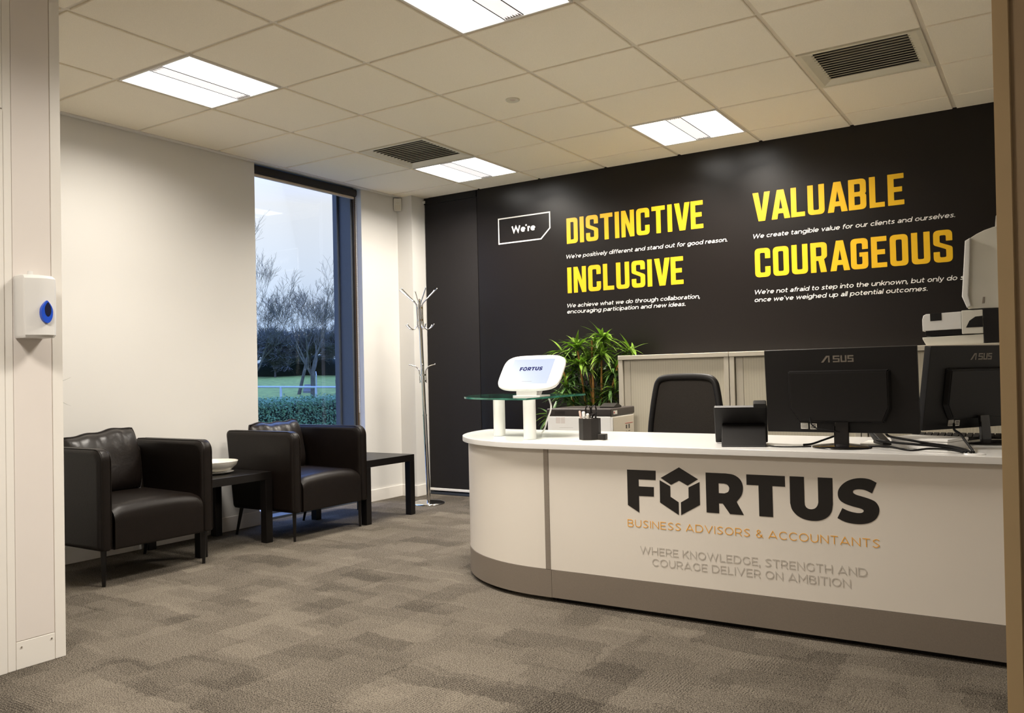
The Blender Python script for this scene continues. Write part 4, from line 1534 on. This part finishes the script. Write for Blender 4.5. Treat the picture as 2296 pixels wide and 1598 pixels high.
bm = nb(); prism(bm, [(.372, .645), (.378, .712), (.384, .720), (.398, .650)], 'y', .022, .028)
obj('tray_extension', bm, paper, pt)

# ------------------------------------------------------------------ printer on its stand
PR = (1.66, 2.34)
yaw = R(4)
t = thing('printer_stand', 'low white stand under the printer behind the desk', 'stand', (PR[0], PR[1], 0), yaw)
bm = nb(); box(bm, -.50, .04, -.04, .44, .03, .445, .004)
obj('carcass', bm, desk_white, t)
bm = nb(); box(bm, -.48, .02, -.02, .38, 0, .0295)
obj('plinth', bm, desk_grey, t, ang=0)
t = thing('printer', 'white and dark grey laser printer behind the desk', 'printer', (PR[0], PR[1], .4455), yaw)
bm = nb(); box(bm, -.46, 0.0, 0, .42, 0, .308, .012, 3)
bd = obj('body', bm, printer_w, t)
bm = nb(); box(bm, -.463, .003, -.003, .423, .3085, .357, .008, 3)
lid = obj('scanner_lid', bm, printer_k, t)
bm = nb()
for k in range(3):
    box(bm, -.40, -.325, -.0042, -.0033, .320 + k * .008, .3235 + k * .008)
obj('louvre', bm, blk, lid, ang=0)
bm = nb(); box(bm, .0035, .0042, .035, .10, .318, .342)
obj('badge', bm, offwhite, lid, ang=0)
bm = nb(); box(bm, .0044, .0048, .040, .055, .324, .336)
obj('badge_mark', bm, red_m, lid, ang=0)
bm = nb(); box(bm, .0005, .0045, .030, .400, .02, .300, .003)
sp_ = obj('side_panel', bm, printer_b, t, ang=0)
bm = nb(); box(bm, .0047, .0052, .235, .375, .247, .2498)
obj('red_line', bm, red_m, sp_, ang=0)
bm = nb()
box(bm, .0047, .0052, .245, .270, .215, .238); box(bm, .0047, .0052, .295, .318, .212, .240)
for k in range(3):
    box(bm, .0047, .0052, .250, .262, .195 - k * .014, .198 - k * .014)
    box(bm, .0047, .0052, .290, .322, .195 - k * .014, .198 - k * .014)
box(bm, .0047, .0052, .235, .325, .148, .154)
obj('symbol_print', bm, cab_dark, sp_, ang=0)
bm = nb(); box(bm, .0047, .0052, .060, .078, .150, .168)
obj('blue_mark', bm, blue_p, sp_, ang=0)
bm = nb()
for k in range(5):
    box(bm, -.395, -.362, -.0006, -.0002, .262 + k * .0085, .2645 + k * .0085)
    box(bm, -.358, -.328, -.0006, -.0002, .262 + k * .0085, .2645 + k * .0085)
obj('vent_slots', bm, pinkish, bd, ang=0)
bm = nb(); box(bm, -.37, -.27, -.0005, -.0001, .2310, .2318)
obj('tray_seam', bm, desk_strip, bd, ang=0)
bm = nb()
prism(bm, [(.10, .0), (.24, .0), (.24, .010), (.17, .030), (.10, .008)], 'x', -.12, -.02, .002)
xf(bm, Matrix.Translation((0, 0, .3575)))
obj('feeder_flap', bm, blk_soft, t)

# ------------------------------------------------------------------ plants


def leaf(bm, base, d, L, w, droop, seg=5):
    d = Vector(d).normalized()
    side = d.cross(Vector((0, 0, 1)))
    if side.length < .1:
        side = Vector((1, 0, 0))
    side.normalize()
    p = Vector(base)
    prev = None
    for k in range(seg + 1):
        t_ = k / seg
        ww = w * (0.25 + 1.0 * math.sin(min(1, t_ * 1.15 + .05) * pi) ** .8) * .8 if t_ < .97 else w * .06
        n_ = side.cross(d).normalized()
        row = [bm.verts.new(p - side * ww), bm.verts.new(p - n_ * ww * .35), bm.verts.new(p + side * ww)]
        if prev:
            bm.faces.new((prev[0], prev[1], row[1], row[0]))
            bm.faces.new((prev[1], prev[2], row[2], row[1]))
        prev = row
        d = (d + Vector((0, 0, -droop / seg))).normalized()
        p = p + d * (L / seg)


t = thing('bamboo_plant', 'green bamboo-like pot plant between the black wall and the printer', 'plant', (1.20, 3.00, 0))
bm = nb(); lathe(bm, [(0, 0), (.13, 0), (.165, .30), (.17, .33), (.155, .33), (.15, .30), (0, .29)], n=36)
pt = obj('pot', bm, pot_m, t)
bm = nb(); lathe(bm, [(0, .315), (.08, .312), (.148, .305), (.148, .302), (0, .300)], n=24)
obj('soil', bm, soil, pt)
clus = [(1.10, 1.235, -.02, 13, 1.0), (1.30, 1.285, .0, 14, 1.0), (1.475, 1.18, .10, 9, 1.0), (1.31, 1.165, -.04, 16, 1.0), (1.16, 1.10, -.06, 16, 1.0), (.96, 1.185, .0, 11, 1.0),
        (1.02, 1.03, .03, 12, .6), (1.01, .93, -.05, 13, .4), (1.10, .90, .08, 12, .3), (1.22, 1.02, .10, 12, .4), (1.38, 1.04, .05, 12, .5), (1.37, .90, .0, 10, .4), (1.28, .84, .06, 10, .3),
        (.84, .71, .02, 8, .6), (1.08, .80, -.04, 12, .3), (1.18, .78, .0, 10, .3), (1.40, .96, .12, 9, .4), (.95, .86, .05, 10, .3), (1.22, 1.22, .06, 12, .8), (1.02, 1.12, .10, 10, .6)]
rnd = random.Random(3)
canes = [((1.17, 3.0), (1.10, 1.20)), ((1.22, 2.97), (1.235, 1.27)), ((1.255, 3.02), (1.285, 1.16)), ((1.19, 3.05), (1.17, 1.02)), ((1.22, 3.06), (1.40, 1.10)), ((1.15, 2.96), (.97, 1.12))]
for k, ((bx, by), (tx, tz)) in enumerate(canes):
    bm = nb()
    P_ = [Vector((bx + (tx - bx) * (s ** 1.6), by - .05 * s, .30 + (tz - .30) * s)) for s in [i / 14 for i in range(15)]]
    tube(bm, P_, [.0095 - .003 * s / 14 + (.0016 if s % 2 else 0) for s in range(15)], 8)
    obj('stem', bm, cane, t, True, 60)
bml, bmd = nb(), nb()
for (cx, cz, dy, n_, li) in clus:
    n_ = int(n_ * 3.3)
    c = Vector((cx, 2.97 + dy, cz))
    for k in range(n_):
        az = rnd.uniform(0, 2 * pi)
        el = rnd.uniform(-.35, 1.0)
        d = Vector((cos(az) * cos(el), sin(az) * cos(el) * .75, sin(el)))
        L = rnd.uniform(.12, .20)
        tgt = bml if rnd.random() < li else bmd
        st = c + Vector((rnd.uniform(-.02, .02), rnd.uniform(-.02, .02), rnd.uniform(-.03, .03)))
        if st.y + d.y * L > 3.27:
            d.y = -abs(d.y)
        if st.x + d.x * L > 1.46 and st.z < 1.19 and st.y + d.y * L > 2.80:
            d.x = -abs(d.x)
        leaf(tgt, st, d, L, rnd.uniform(.0085, .0135), rnd.uniform(.5, 1.3))
    tube(bmd, [Vector((1.20 + (cx - 1.2) * .25, 2.98, max(.5, cz - .20))), Vector((1.20 + (cx - 1.2) * .65, 2.975 + dy * .5, cz - .08)), c], [.004, .003, .002], 5)
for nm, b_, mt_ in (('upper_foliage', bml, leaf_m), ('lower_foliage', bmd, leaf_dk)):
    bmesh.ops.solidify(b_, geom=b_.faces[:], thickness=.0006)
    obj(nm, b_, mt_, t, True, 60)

t = thing('corner_plant', 'pot plant hidden behind the left partition with two leaf tips showing', 'plant', (-.42, -.56, 0))
bm = nb(); lathe(bm, [(0, 0), (.10, 0), (.13, .24), (.135, .27), (.12, .27), (.115, .25), (0, .24)], n=32)
obj('pot', bm, pot_m, t)
bm = nb()
tube(bm, [(0, 0, .24), (.01, .01, .62)], [.012, .008], 8)
obj('stem', bm, bark, t)
bm = nb()
for (tx, ty, tz, dr) in ((.12, .472, 1.075, .5), (.12, .470, .925, 1.1), (-.1, -.05, 1.1, .6), (.2, -.1, 1.0, .8), (.0, -.18, .95, .8), (-.12, .2, 1.0, .7)):
    a = Vector((.01, .01, .62))
    b_ = Vector((tx, ty, tz))
    dd = b_ - a
    q = [a, a + dd * .4 + Vector((0, 0, .10 * dr)), a + dd * .8 + Vector((0, 0, .08 * dr)), b_]
    P_ = smooth_pts(q, 5)
    W = [.002 + .008 * sin(pi * min(1, k / (len(P_) - 1))) for k in range(len(P_))]
    prev = None
    for p, w in zip(P_, W):
        s = dd.cross(Vector((0, 0, 1))).normalized()
        row = [bm.verts.new(p - s * w), bm.verts.new(p + s * w)]
        if prev:
            bm.faces.new((prev[0], prev[1], row[1], row[0]))
        prev = row
bmesh.ops.solidify(bm, geom=bm.faces[:], thickness=.0008)
obj('leaves', bm, leaf_dk, t, ang=60)

# ------------------------------------------------------------------ armchairs (local +x = front, y across)


def pillow(w, h, th, seed):
    """soft cushion standing in the y-z plane, thickness along x"""
    rn = random.Random(seed)
    bm = nb()
    N, M_ = 26, 18
    ph = [rn.uniform(0, 6.28) for _ in range(10)]

    def pt(u, v, s):
        e = max(0.0, (1 - abs(u) ** 3.2)) ** .55 * max(0.0, (1 - abs(v) ** 3.2)) ** .55
        fold = max(0, v) ** 1.5
        wr = .005 * sin(4 * u + 2 * v + ph[0]) * e + fold * e * (.007 * sin(15 * u + 3 * v + ph[1]) + .004 * sin(27 * u - 5 * v + ph[2]))
        sag = (.012 * sin(2.0 * u + ph[3]) + .004 * sin(9 * u + ph[4])) * (v > 0) * v
        y = u * w / 2 * math.sqrt(1 - .16 * v ** 4)
        z = v * h / 2 * math.sqrt(1 - .16 * u ** 4) + sag
        return (s * (th / 2 * e) + wr, y, z)
    fr, bk = [], []
    for j in range(M_ + 1):
        v = -1 + 2 * j / M_
        fr.append([]); bk.append([])
        for i in range(N + 1):
            u = -1 + 2 * i / N
            a = bm.verts.new(pt(u, v, 1))
            edge = i in (0, N) or j in (0, M_)
            fr[-1].append(a)
            bk[-1].append(a if edge else bm.verts.new(pt(u, v, -1)))
    for j in range(M_):
        for i in range(N):
            bm.faces.new((fr[j][i], fr[j][i + 1], fr[j + 1][i + 1], fr[j + 1][i]))
            bm.faces.new((bk[j][i], bk[j + 1][i], bk[j + 1][i + 1], bk[j][i + 1]))
    bmesh.ops.recalc_face_normals(bm, faces=bm.faces)
    # welt along the edge
    edge = [pt(-1 + 2 * i / N, 1, 1) for i in range(N + 1)] + [pt(1, 1 - 2 * j / M_, 1) for j in range(1, M_ + 1)] \
        + [pt(1 - 2 * i / N, -1, 1) for i in range(1, N + 1)] + [pt(-1, -1 + 2 * j / M_, 1) for j in range(1, M_ + 1)]
    tube(bm, edge, .0045, 6, False)
    return bm


def make_armchair(label):
    t = thing('armchair', label, 'armchair', (0, 0, 0), 0, 'dark leather tub armchairs')
    HW = .345
    AR = .078
    Xf, Xb = .345, -.285
    def prof(d):
        return rounded([(Xf - d, .185 + d, .012), (Xf - d, .704 - d, .066), (Xb - .030 + d, .704 - d, .030), (Xb + .035 + d, .185 + d, .02)], 6)
    for s in (-1, 1):
        bm = nb()
        a, b = (s * HW, s * (HW - AR))
        a, b = min(a, b), max(a, b)
        lay = [(a, .030), (a + .002, .019), (a + .007, .009), (a + .015, .003), (a + .026, 0), (b - .026, 0), (b - .015, .003), (b - .007, .009), (b - .002, .019), (b, .030)]
        rg = [[bm.verts.new((x, y, z)) for x, z in prof(d)] for y, d in lay]
        nn = len(rg[0])
        for A, B in zip(rg, rg[1:]):
            for k in range(nn):
                bm.faces.new((A[k], A[(k + 1) % nn], B[(k + 1) % nn], B[k]))
        bm.faces.new(rg[0][::-1]); bm.faces.new(rg[-1])
        bmesh.ops.recalc_face_normals(bm, faces=bm.faces)
        ar = obj('armrest', bm, leather, t, ang=50)
        # piping seam round the front edge
        bm = nb()
        for yy in (s * (HW - .014), s * (HW - AR + .014)):
            P_ = [(Xf - .002, yy, .20), (Xf - .002, yy, .634)]
            P_ += [(Xf - .066 + .0640 * cos(a_), yy, .638 + .0640 * sin(a_)) for a_ in [k * pi / 16 for k in range(9)]]
            P_ += [(Xb, yy, .702)]
            tube(bm, P_, .0022, 6)
        obj('seam', bm, leather, ar)
    bm = nb()
    prism(bm, rounded([(Xb + .04, .185, .01), (Xb + .105, .185, .01), (Xb + .050, .660, .03), (Xb - .026, .660, .03)], 4), 'y', -HW + AR + .001, HW - AR - .001, .006)
    obj('backrest', bm, leather, t, ang=50)
    # seat with a softly crowned top
    bm = nb()
    N, M_ = 16, 16
    x0, x1 = Xb + .108, Xf + .004
    y0, y1 = -HW + AR + .002, HW - AR - .002
    G = []
    sec = rounded([(x0, .186, .004), (x1, .186, .012), (x1, .405, .075), (x0, .415, .02)], 7)
    for j in range(M_ + 1):
        v = -1 + 2 * j / M_
        y = (y0 + y1) / 2 + v * (y1 - y0) / 2
        cr_ = .016 * (1 - v * v)
        ed = .012 * max(0, abs(v) - .9) / .1
        G.append([bm.verts.new((x, y, z + ((cr_ - ed) if z > .33 else 0))) for x, z in sec])
    n_ = len(sec)
    for A, B in zip(G, G[1:]):
        for k in range(n_):
            bm.faces.new((A[k], A[(k + 1) % n_], B[(k + 1) % n_], B[k]))
    bm.faces.new(G[0][::-1]); bm.faces.new(G[-1])
    bmesh.ops.recalc_face_normals(bm, faces=bm.faces)
    obj('seat', bm, leather, t, ang=50)
    for sx, sy in ((1, -1), (1, 1), (-1, -1), (-1, 1)):
        bm = nb()
        x, y = (.300 if sx > 0 else -.205), sy * .300
        tx = 0 if sx > 0 else -.055
        tube(bm, [(x + tx, y, 0.0), (x, y, .186)], [.011, .017], 4)
        obj('leg', bm, dark_wood, t, ang=0)
    return t


ch = make_armchair('dark brown leather armchair at far left, partly behind the white partition')
ch.location = (-.345, .228, 0)
ch2 = copy_tree(ch)
ch2.location = (-.345, 1.512, 0)
ch2['label'] = 'dark brown leather armchair in front of the tall window'
for c_, (px_, pr, py_, seed) in ((ch, (-.150, 1.5, -.030, 5)), (ch2, (-.150, 2.0, -.030, 8))):
    bm = pillow(.46, .37, .16, seed)
    xf(bm, Matrix.Translation((px_, py_, .585 if c_ is ch else .570)) @ Matrix.Rotation(R(-11), 4, 'Y') @ Matrix.Rotation(R(pr), 4, 'X'))
    obj('back_cushion', bm, leather_c, c_, ang=80)

# ------------------------------------------------------------------ side tables


def make_table(label, sy_=.545):
    t = thing('side_table', label, 'table', (0, 0, 0), 0, 'black square side tables')
    hx, hy = .275, sy_ / 2
    bm = nb(); box(bm, -hx, hx, -hy, hy, .402, .452, .002)
    obj('tabletop', bm, dark_wood, t, ang=0)
    for sx in (-1, 1):
        for sy in (-1, 1):
            bm = nb()
            a, b = sx * hx, sx * (hx - .052)
            c, d = sy * hy, sy * (hy - .052)
            box(bm, min(a, b), max(a, b), min(c, d), max(c, d), 0, .4015, .0015)
            obj('leg', bm, dark_wood, t, ang=0)
    return t


tb = make_table('black square side table between the two armchairs holding the bowls')
tb.location = (-.446, .872, 0)
tb2 = copy_tree(tb)
tb2.location = (-.300, 2.128, 0)
tb2.scale = (1, .98, 1)
tb2['label'] = 'black square side table in the corner beside the coat stand'

BW = Vector((-.430, .900, .4525))
bm = nb(); lathe(bm, [(0, 0), (.085, 0), (.118, .010), (.122, .013), (.110, .012), (.08, .006), (0, .005)], BW, 40)
tag(obj('plate', bm, ceramic), 'white plate under the bowl on the side table', 'plate')
bm = nb(); lathe(bm, [(0, .0), (.070, 0), (.108, .014), (.138, .040), (.148, .066), (.145, .068), (.134, .044), (.104, .020), (.06, .008), (0, .007)], BW + Vector((0, 0, .0125)), 48)
tag(obj('bowl', bm, ceramic), 'wide white bowl on the side table between the armchairs', 'bowl')
t = thing('leaflet_holder', 'clear acrylic leaflet holder on the corner side table', 'leaflet holder', (-.36, 2.02, .4525))
bm = nb(); box(bm, -.085, .085, .0, .004, .004, .235); box(bm, -.085, .085, -.055, .0, .0, .0038)
obj('back_plate', bm, acrylic, t, ang=0)
bm = nb(); box(bm, -.085, .085, -.060, -.0565, .0, .10)
obj('front_plate', bm, acrylic, t, ang=0)

# ------------------------------------------------------------------ coat stand
CB = Vector((-.255, 2.845, 0))
t = thing('coat_stand', 'chrome coat stand with hooks in the corner beside the black blind', 'coat stand', CB)
LEAN = -.026


def ctr(z):
    return Vector((LEAN * z, LEAN * .4 * z, z))


bm = nb(); lathe(bm, [(0, .030), (.03, .029), (.10, .022), (.128, .014), (.135, .006), (.135, .001), (0, .001)], n=48)
obj('base', bm, chrome, t, ang=50)
bm = nb(); cyl(bm, ctr(.028), ctr(.72), .0165, .0165, 20); cyl(bm, ctr(.722), ctr(1.665), .0150, .0150, 20)
lathe(bm, [(0, .012), (.008, .009), (.0150, 0)], ctr(1.664), 20)
obj('pole', bm, chrome, t)
bm = nb(); cyl(bm, ctr(.712), ctr(.728), .0178, .0178, 20)
obj('pole_collar', bm, chrome, t)
for k, az in enumerate((R(205), R(250), R(330), R(20), R(75), R(140))):
    dv = Vector((cos(az), sin(az), 0))
    P_ = [ctr(1.752) + dv * .158, ctr(1.69) + dv * .090, ctr(1.640) + dv * .034, ctr(1.60) + dv * .026, ctr(1.47) + dv * .026, ctr(1.440) + dv * .040, ctr(1.424) + dv * .066, ctr(1.436) + dv * .095, ctr(1.462) + dv * .118]
    bm = nb()
    tube(bm, smooth_pts(P_, 4), .0045, 8)
    hk = obj('double_hook', bm, chrome, t, ang=60)
    bm = nb()
    bmesh.ops.create_uvsphere(bm, u_segments=12, v_segments=8, radius=.0065, matrix=Matrix.Translation(P_[0]))
    bmesh.ops.create_uvsphere(bm, u_segments=12, v_segments=8, radius=.006, matrix=Matrix.Translation(P_[-1]))
    obj('hook_tip', bm, chrome, hk, ang=60)
for k, az in enumerate((R(215), R(310), R(30), R(125))):
    dv = Vector((cos(az), sin(az), 0))
    P_ = [ctr(.985) + dv * .026, ctr(1.07) + dv * .026, ctr(1.095) + dv * .032, ctr(1.12) + dv * .056, ctr(1.130) + dv * .085, ctr(1.135) + dv * .105]
    bm = nb()
    tube(bm, smooth_pts(P_, 4), .0045, 8)
    hk = obj('lower_hook', bm, chrome, t, ang=60)
    bm = nb()
    bmesh.ops.create_uvsphere(bm, u_segments=12, v_segments=8, radius=.006, matrix=Matrix.Translation(P_[-1]))
    obj('hook_tip', bm, chrome, hk, ang=60)
bm = nb()
for z in (1.60, 1.50, 1.05, 1.00):
    cyl(bm, ctr(z - .006), ctr(z + .006), .0275, .0275, 20)
obj('hook_collar', bm, chrome, t, ang=50)

# ------------------------------------------------------------------ outdoors
DIRX, DIRY = -.72, .69


def gz(x, y):
    d = (x - CAM.x) * DIRX + (y - CAM.y) * DIRY
    if d < 22:
        return -.15
    if d < 60:
        return -.15 + (d - 22) / 38 * 1.45
    return 1.30 + (d - 60) * .004


bm = nb()
N = 44
G = []
for i in range(N + 1):
    row = []
    for j in range(N + 1):
        x = -3.6 - 116 * (i / N) ** 1.7
        y = -30 + 150 * (j / N)
        row.append(bm.verts.new((x, y, gz(x, y) + .04 * sin(x * 1.3) * cos(y * .9))))
    G.append(row)
for A, B in zip(G, G[1:]):
    for k in range(N):
        bm.faces.new((A[k], B[k], B[k + 1], A[k + 1]))
struct(obj('lawn', bm, grass, ang=0))
bm = nb(); box(bm, -3.6, -1.055, -30, 40, -.20, -.03)
struct(obj('paving', bm, paving_m, ang=0))

# clipped hedge outside the window
hd = thing('hedge', 'clipped green hedge outside the window', 'hedge', (-3.0, 4.5, -.03))
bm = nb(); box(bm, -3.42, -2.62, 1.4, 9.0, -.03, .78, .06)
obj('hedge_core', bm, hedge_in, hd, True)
rn = random.Random(21)
verts, faces = [], []


def leafcard(p, n_, sz):
    n_ = n_.normalized()
    a = n_.orthogonal().normalized()
    a = (a * cos(rn.random() * 6.28) + n_.cross(a) * sin(rn.random() * 6.28)).normalized()
    b = n_.cross(a)
    i = len(verts)
    verts.extend([p + a * sz, p + b * sz * .5 + n_ * sz * .18, p - a * sz, p - b * sz * .5 + n_ * sz * .18])
    faces.append((i, i + 1, i + 2, i + 3))


for k in range(38000):
    y = rn.uniform(1.6, 7.6)
    if rn.random() < .55:
        p = Vector((rn.uniform(-3.42, -2.55), y, .80 + rn.gauss(0, .022)))
        n_ = Vector((rn.gauss(0.2, .5), rn.gauss(-.2, .5), 1))
    else:
        p = Vector((-2.58 + rn.gauss(0, .02), y, .80 - .78 * rn.random() ** 1.4))
        n_ = Vector((1, rn.gauss(-.2, .5), rn.gauss(.5, .5)))
    leafcard(p, n_, rn.uniform(.010, .019))
me = bpy.data.meshes.new('foliage')
me.from_pydata([v_[:] for v_ in verts], [], faces)
link_mesh('foliage', me, hedge_m, hd, True, 0)

# railing beyond the hedge
rl0, rl1 = Vector((-16.4, 14.0, 0)), Vector((-12.8, 16.3, 0))
t = thing('railing', 'grey blue metal railing beyond the hedge', 'railing', (-14.6, 15.1, gz(-14.6, 15.1)))
bm = nb(); tube(bm, [(rl0.x - 6.4, rl0.y - 4.1, .87), (rl0.x, rl0.y, .86), (rl1.x, rl1.y, .745), (rl1.x + 6, rl1.y + 3.8, .70)], .03, 8)
obj('handrail', bm, rail_m, t, True)
for q in (-1.1, .31, .555 + .0, 1.3):
    p = rl0.lerp(rl1, q)
    z = .86 - .115 * q
    bm = nb(); cyl(bm, (p.x, p.y, gz(p.x, p.y) - .15), (p.x, p.y, z), .038, .036, 10)
    obj('post', bm, rail_m, t, True)


def grow(rn, p, d, L, r, depth, out, spread, up, kids, rmin):
    """recursive twig skeleton -> list of (points, radii)"""
    n_ = 4 if depth > 1 else 3
    pts, rad = [p.copy()], [r]
    dd = d.copy()
    for k in range(n_):
        dd = (dd + Vector((rn.gauss(0, .19), rn.gauss(0, .19), rn.gauss(up, .15)))).normalized()
        p = p + dd * (L / n_)
        pts.append(p.copy())
        rad.append(max(rmin, r * (1 - .5 * (k + 1) / n_)))
    out.append((pts, rad))
    if depth == 0:
        return
    for k in range(kids):
        f = rn.uniform(.35, 1.0) if k else 1.0
        i = min(n_, max(1, int(round(f * n_))))
        ax = dd.orthogonal().normalized()
        ax = (Matrix.Rotation(rn.uniform(0, 6.28), 3, dd) @ ax)
        nd = (dd + ax * rn.uniform(spread * .55, spread * 1.25)).normalized()
        grow(rn, pts[i], nd, L * rn.uniform(.62, .85), rad[i] * .62, depth - 1, out, spread, up, kids, rmin)


def tree(name, label, x, y, hL, r, depth, kids, seed, spread=.6, up=.06, forks=None, mat=bark, cat='tree', group=None, lean=(0, 0), L0=1.1, rmin=.0045):
    rn = random.Random(seed)
    z = gz(x, y) - .05
    out = []
    base = Vector((0, 0, 0))
    trunk = [base, base + Vector((lean[0] * .5, lean[1] * .5, hL * .5)), base + Vector((lean[0], lean[1], hL))]
    top = trunk[-1]
    for k in range(forks or kids):
        a = 6.28 * k / (forks or kids) + rn.uniform(-.4, .4)
        d = Vector((cos(a) * spread, sin(a) * spread, 1)).normalized()
        grow(rn, top - Vector((0, 0, hL * .12 * (k % 3))), d, L0 * rn.uniform(.9, 1.15), r * .55, depth, out, spread, up, kids, rmin)
    t = thing(name, label, cat, (x, y, z), 0, group)
    bm = nb(); tube(bm, trunk, [r * 1.2, r, r * .9], 9)
    obj('trunk', bm, mat, t, ang=60)
    V, F = [], []
    for pts, rad in out:
        ns = 5 if rad[0] > .03 else 3
        prev = None
        for i, (p, q) in enumerate(zip(pts, rad)):
            a = pts[max(0, i - 1)]; c = pts[min(len(pts) - 1, i + 1)]
            dv = (c - a).normalized()
            s = dv.orthogonal().normalized(); u = dv.cross(s)
            i0 = len(V)
            V.extend([(p + (s * cos(6.2832 * k / ns) + u * sin(6.2832 * k / ns)) * q)[:] for k in range(ns)])
            if prev is not None:
                for k in range(ns):
                    F.append((prev + k, prev + (k + 1) % ns, i0 + (k + 1) % ns, i0 + k))
            prev = i0
    me = bpy.data.meshes.new('branches')
    me.from_pydata(V, [], F)
    link_mesh('branches', me, mat, t, False, 60)
    return t


GT = 'bare winter trees outside the window'
tree('bare_tree', 'bare forked tree right of centre through the window', -18.15, 18.75, 1.25, .085, 6, 3, 3, .36, .10, 3, bark, 'tree', GT, (0, 0), 1.15, .0032)
tree('bare_tree', 'bare tree with low spreading twigs at left edge of the window', -20.6, 18.1, .9, .08, 6, 3, 9, .50, .06, 4, bark, 'tree', GT, (0, 0), 1.15, .0035)
tree('bare_tree', 'slim leaning bare tree left of the garden steps', -22.62, 22.22, 1.6, .065, 5, 3, 13, .42, .08, 3, bark, 'tree', GT, (.35, .2), .95, .0035)
tree('bare_tree', 'bare tree behind the railing at the right edge of the window', -17.2, 21.0, .8, .07, 6, 3, 17, .52, .05, 3, bark, 'tree', GT, (0, 0), .90, .0035)
tree('bare_tree', 'tall bare tree furthest left, rising highest in the window', -27.0, 22.4, 1.6, .10, 6, 3, 23, .34, .13, 4, bark, 'tree', GT, (0, 0), 1.75, .004)
GB = 'dark shrubs along the far edge of the lawn'
for k in range(8):
    x, y = -45.5 + 1.65 * k, 31.5 + 1.76 * k
    tree('distant_shrub', 'dense bare shrub at the far edge of the lawn', x, y, .4, .07, 4, 6, 40 + k, .55, .07, 6, bark_haze, 'shrub', GB, (0, 0), 1.15, .011)
# low hedgerow that closes the far side of the lawn
bm = nb()
rn = random.Random(5)
A0, A1 = Vector((-58, 20, 0)), Vector((-24, 56, 0))
nrm = Vector((DIRX, DIRY, 0)).normalized()
rows = []
for k in range(141):
    p = A0.lerp(A1, k / 140)
    h_k = 1.7 + .35 * sin(k * .37) + .25 * sin(k * 1.13 + 1) + rn.uniform(-.12, .12)
    row = []
    for a in range(7):
        th = pi * a / 6
        q = p + nrm * (-cos(th) * (1.0 + rn.uniform(-.1, .1)) + 1.6)
        row.append(bm.verts.new((q.x, q.y, gz(p.x, p.y) - .15 + max(0, sin(th)) ** .7 * h_k)))
    rows.append(row)
for A, B in zip(rows, rows[1:]):
    for a in range(6):
        bm.faces.new((A[a], A[a + 1], B[a + 1], B[a]))
bmesh.ops.recalc_face_normals(bm, faces=bm.faces)
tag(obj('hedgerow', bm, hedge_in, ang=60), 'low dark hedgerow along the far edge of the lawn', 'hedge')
# rounded bush
bsh = thing('round_bush', 'rounded dark bush on the lawn at the right of the window', 'bush', (-20.6, 23.4, gz(-20.6, 23.4)))
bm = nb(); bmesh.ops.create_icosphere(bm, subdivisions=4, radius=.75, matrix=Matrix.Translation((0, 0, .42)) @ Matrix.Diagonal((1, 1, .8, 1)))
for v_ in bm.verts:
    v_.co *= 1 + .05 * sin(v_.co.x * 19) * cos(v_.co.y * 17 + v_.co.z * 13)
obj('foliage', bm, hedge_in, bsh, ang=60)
# steps up the slope
stp = thing('garden_steps', 'grey stone steps climbing the lawn behind the railing', 'steps', (-23.5, 23.2, gz(-23.5, 23.2)))
fd = Vector((DIRX, DIRY, 0)).normalized(); sd = Vector((DIRY, -DIRX, 0)).normalized()
for k in range(9):
    c = Vector((-23.05, 23.25, 0)) + fd * k * .75
    z = gz(c.x, c.y) + .05
    bm = nb()
    q = [c + sd * .27, c + fd * .7 + sd * .27, c + fd * .7 - sd * .27, c - sd * .27]
    prism(bm, [(p.x, p.y) for p in q], 'z', z - .25, z + .06)
    obj('step', bm, step_m, stp, True, 0)
bm = nb()
for s in (1,):
    a = Vector((-23.05, 23.25, 0)) + sd * .30
    P_ = [a + fd * k * .75 + Vector((0, 0, gz((a + fd * k * .75).x, (a + fd * k * .75).y) + .75)) for k in range(9)]
    tube(bm, P_, .018, 6)
    for p in P_[::2]:
        cyl(bm, p - Vector((0, 0, .8)), p, .016, .016, 6)
obj('handrail', bm, rail_m, stp, True)
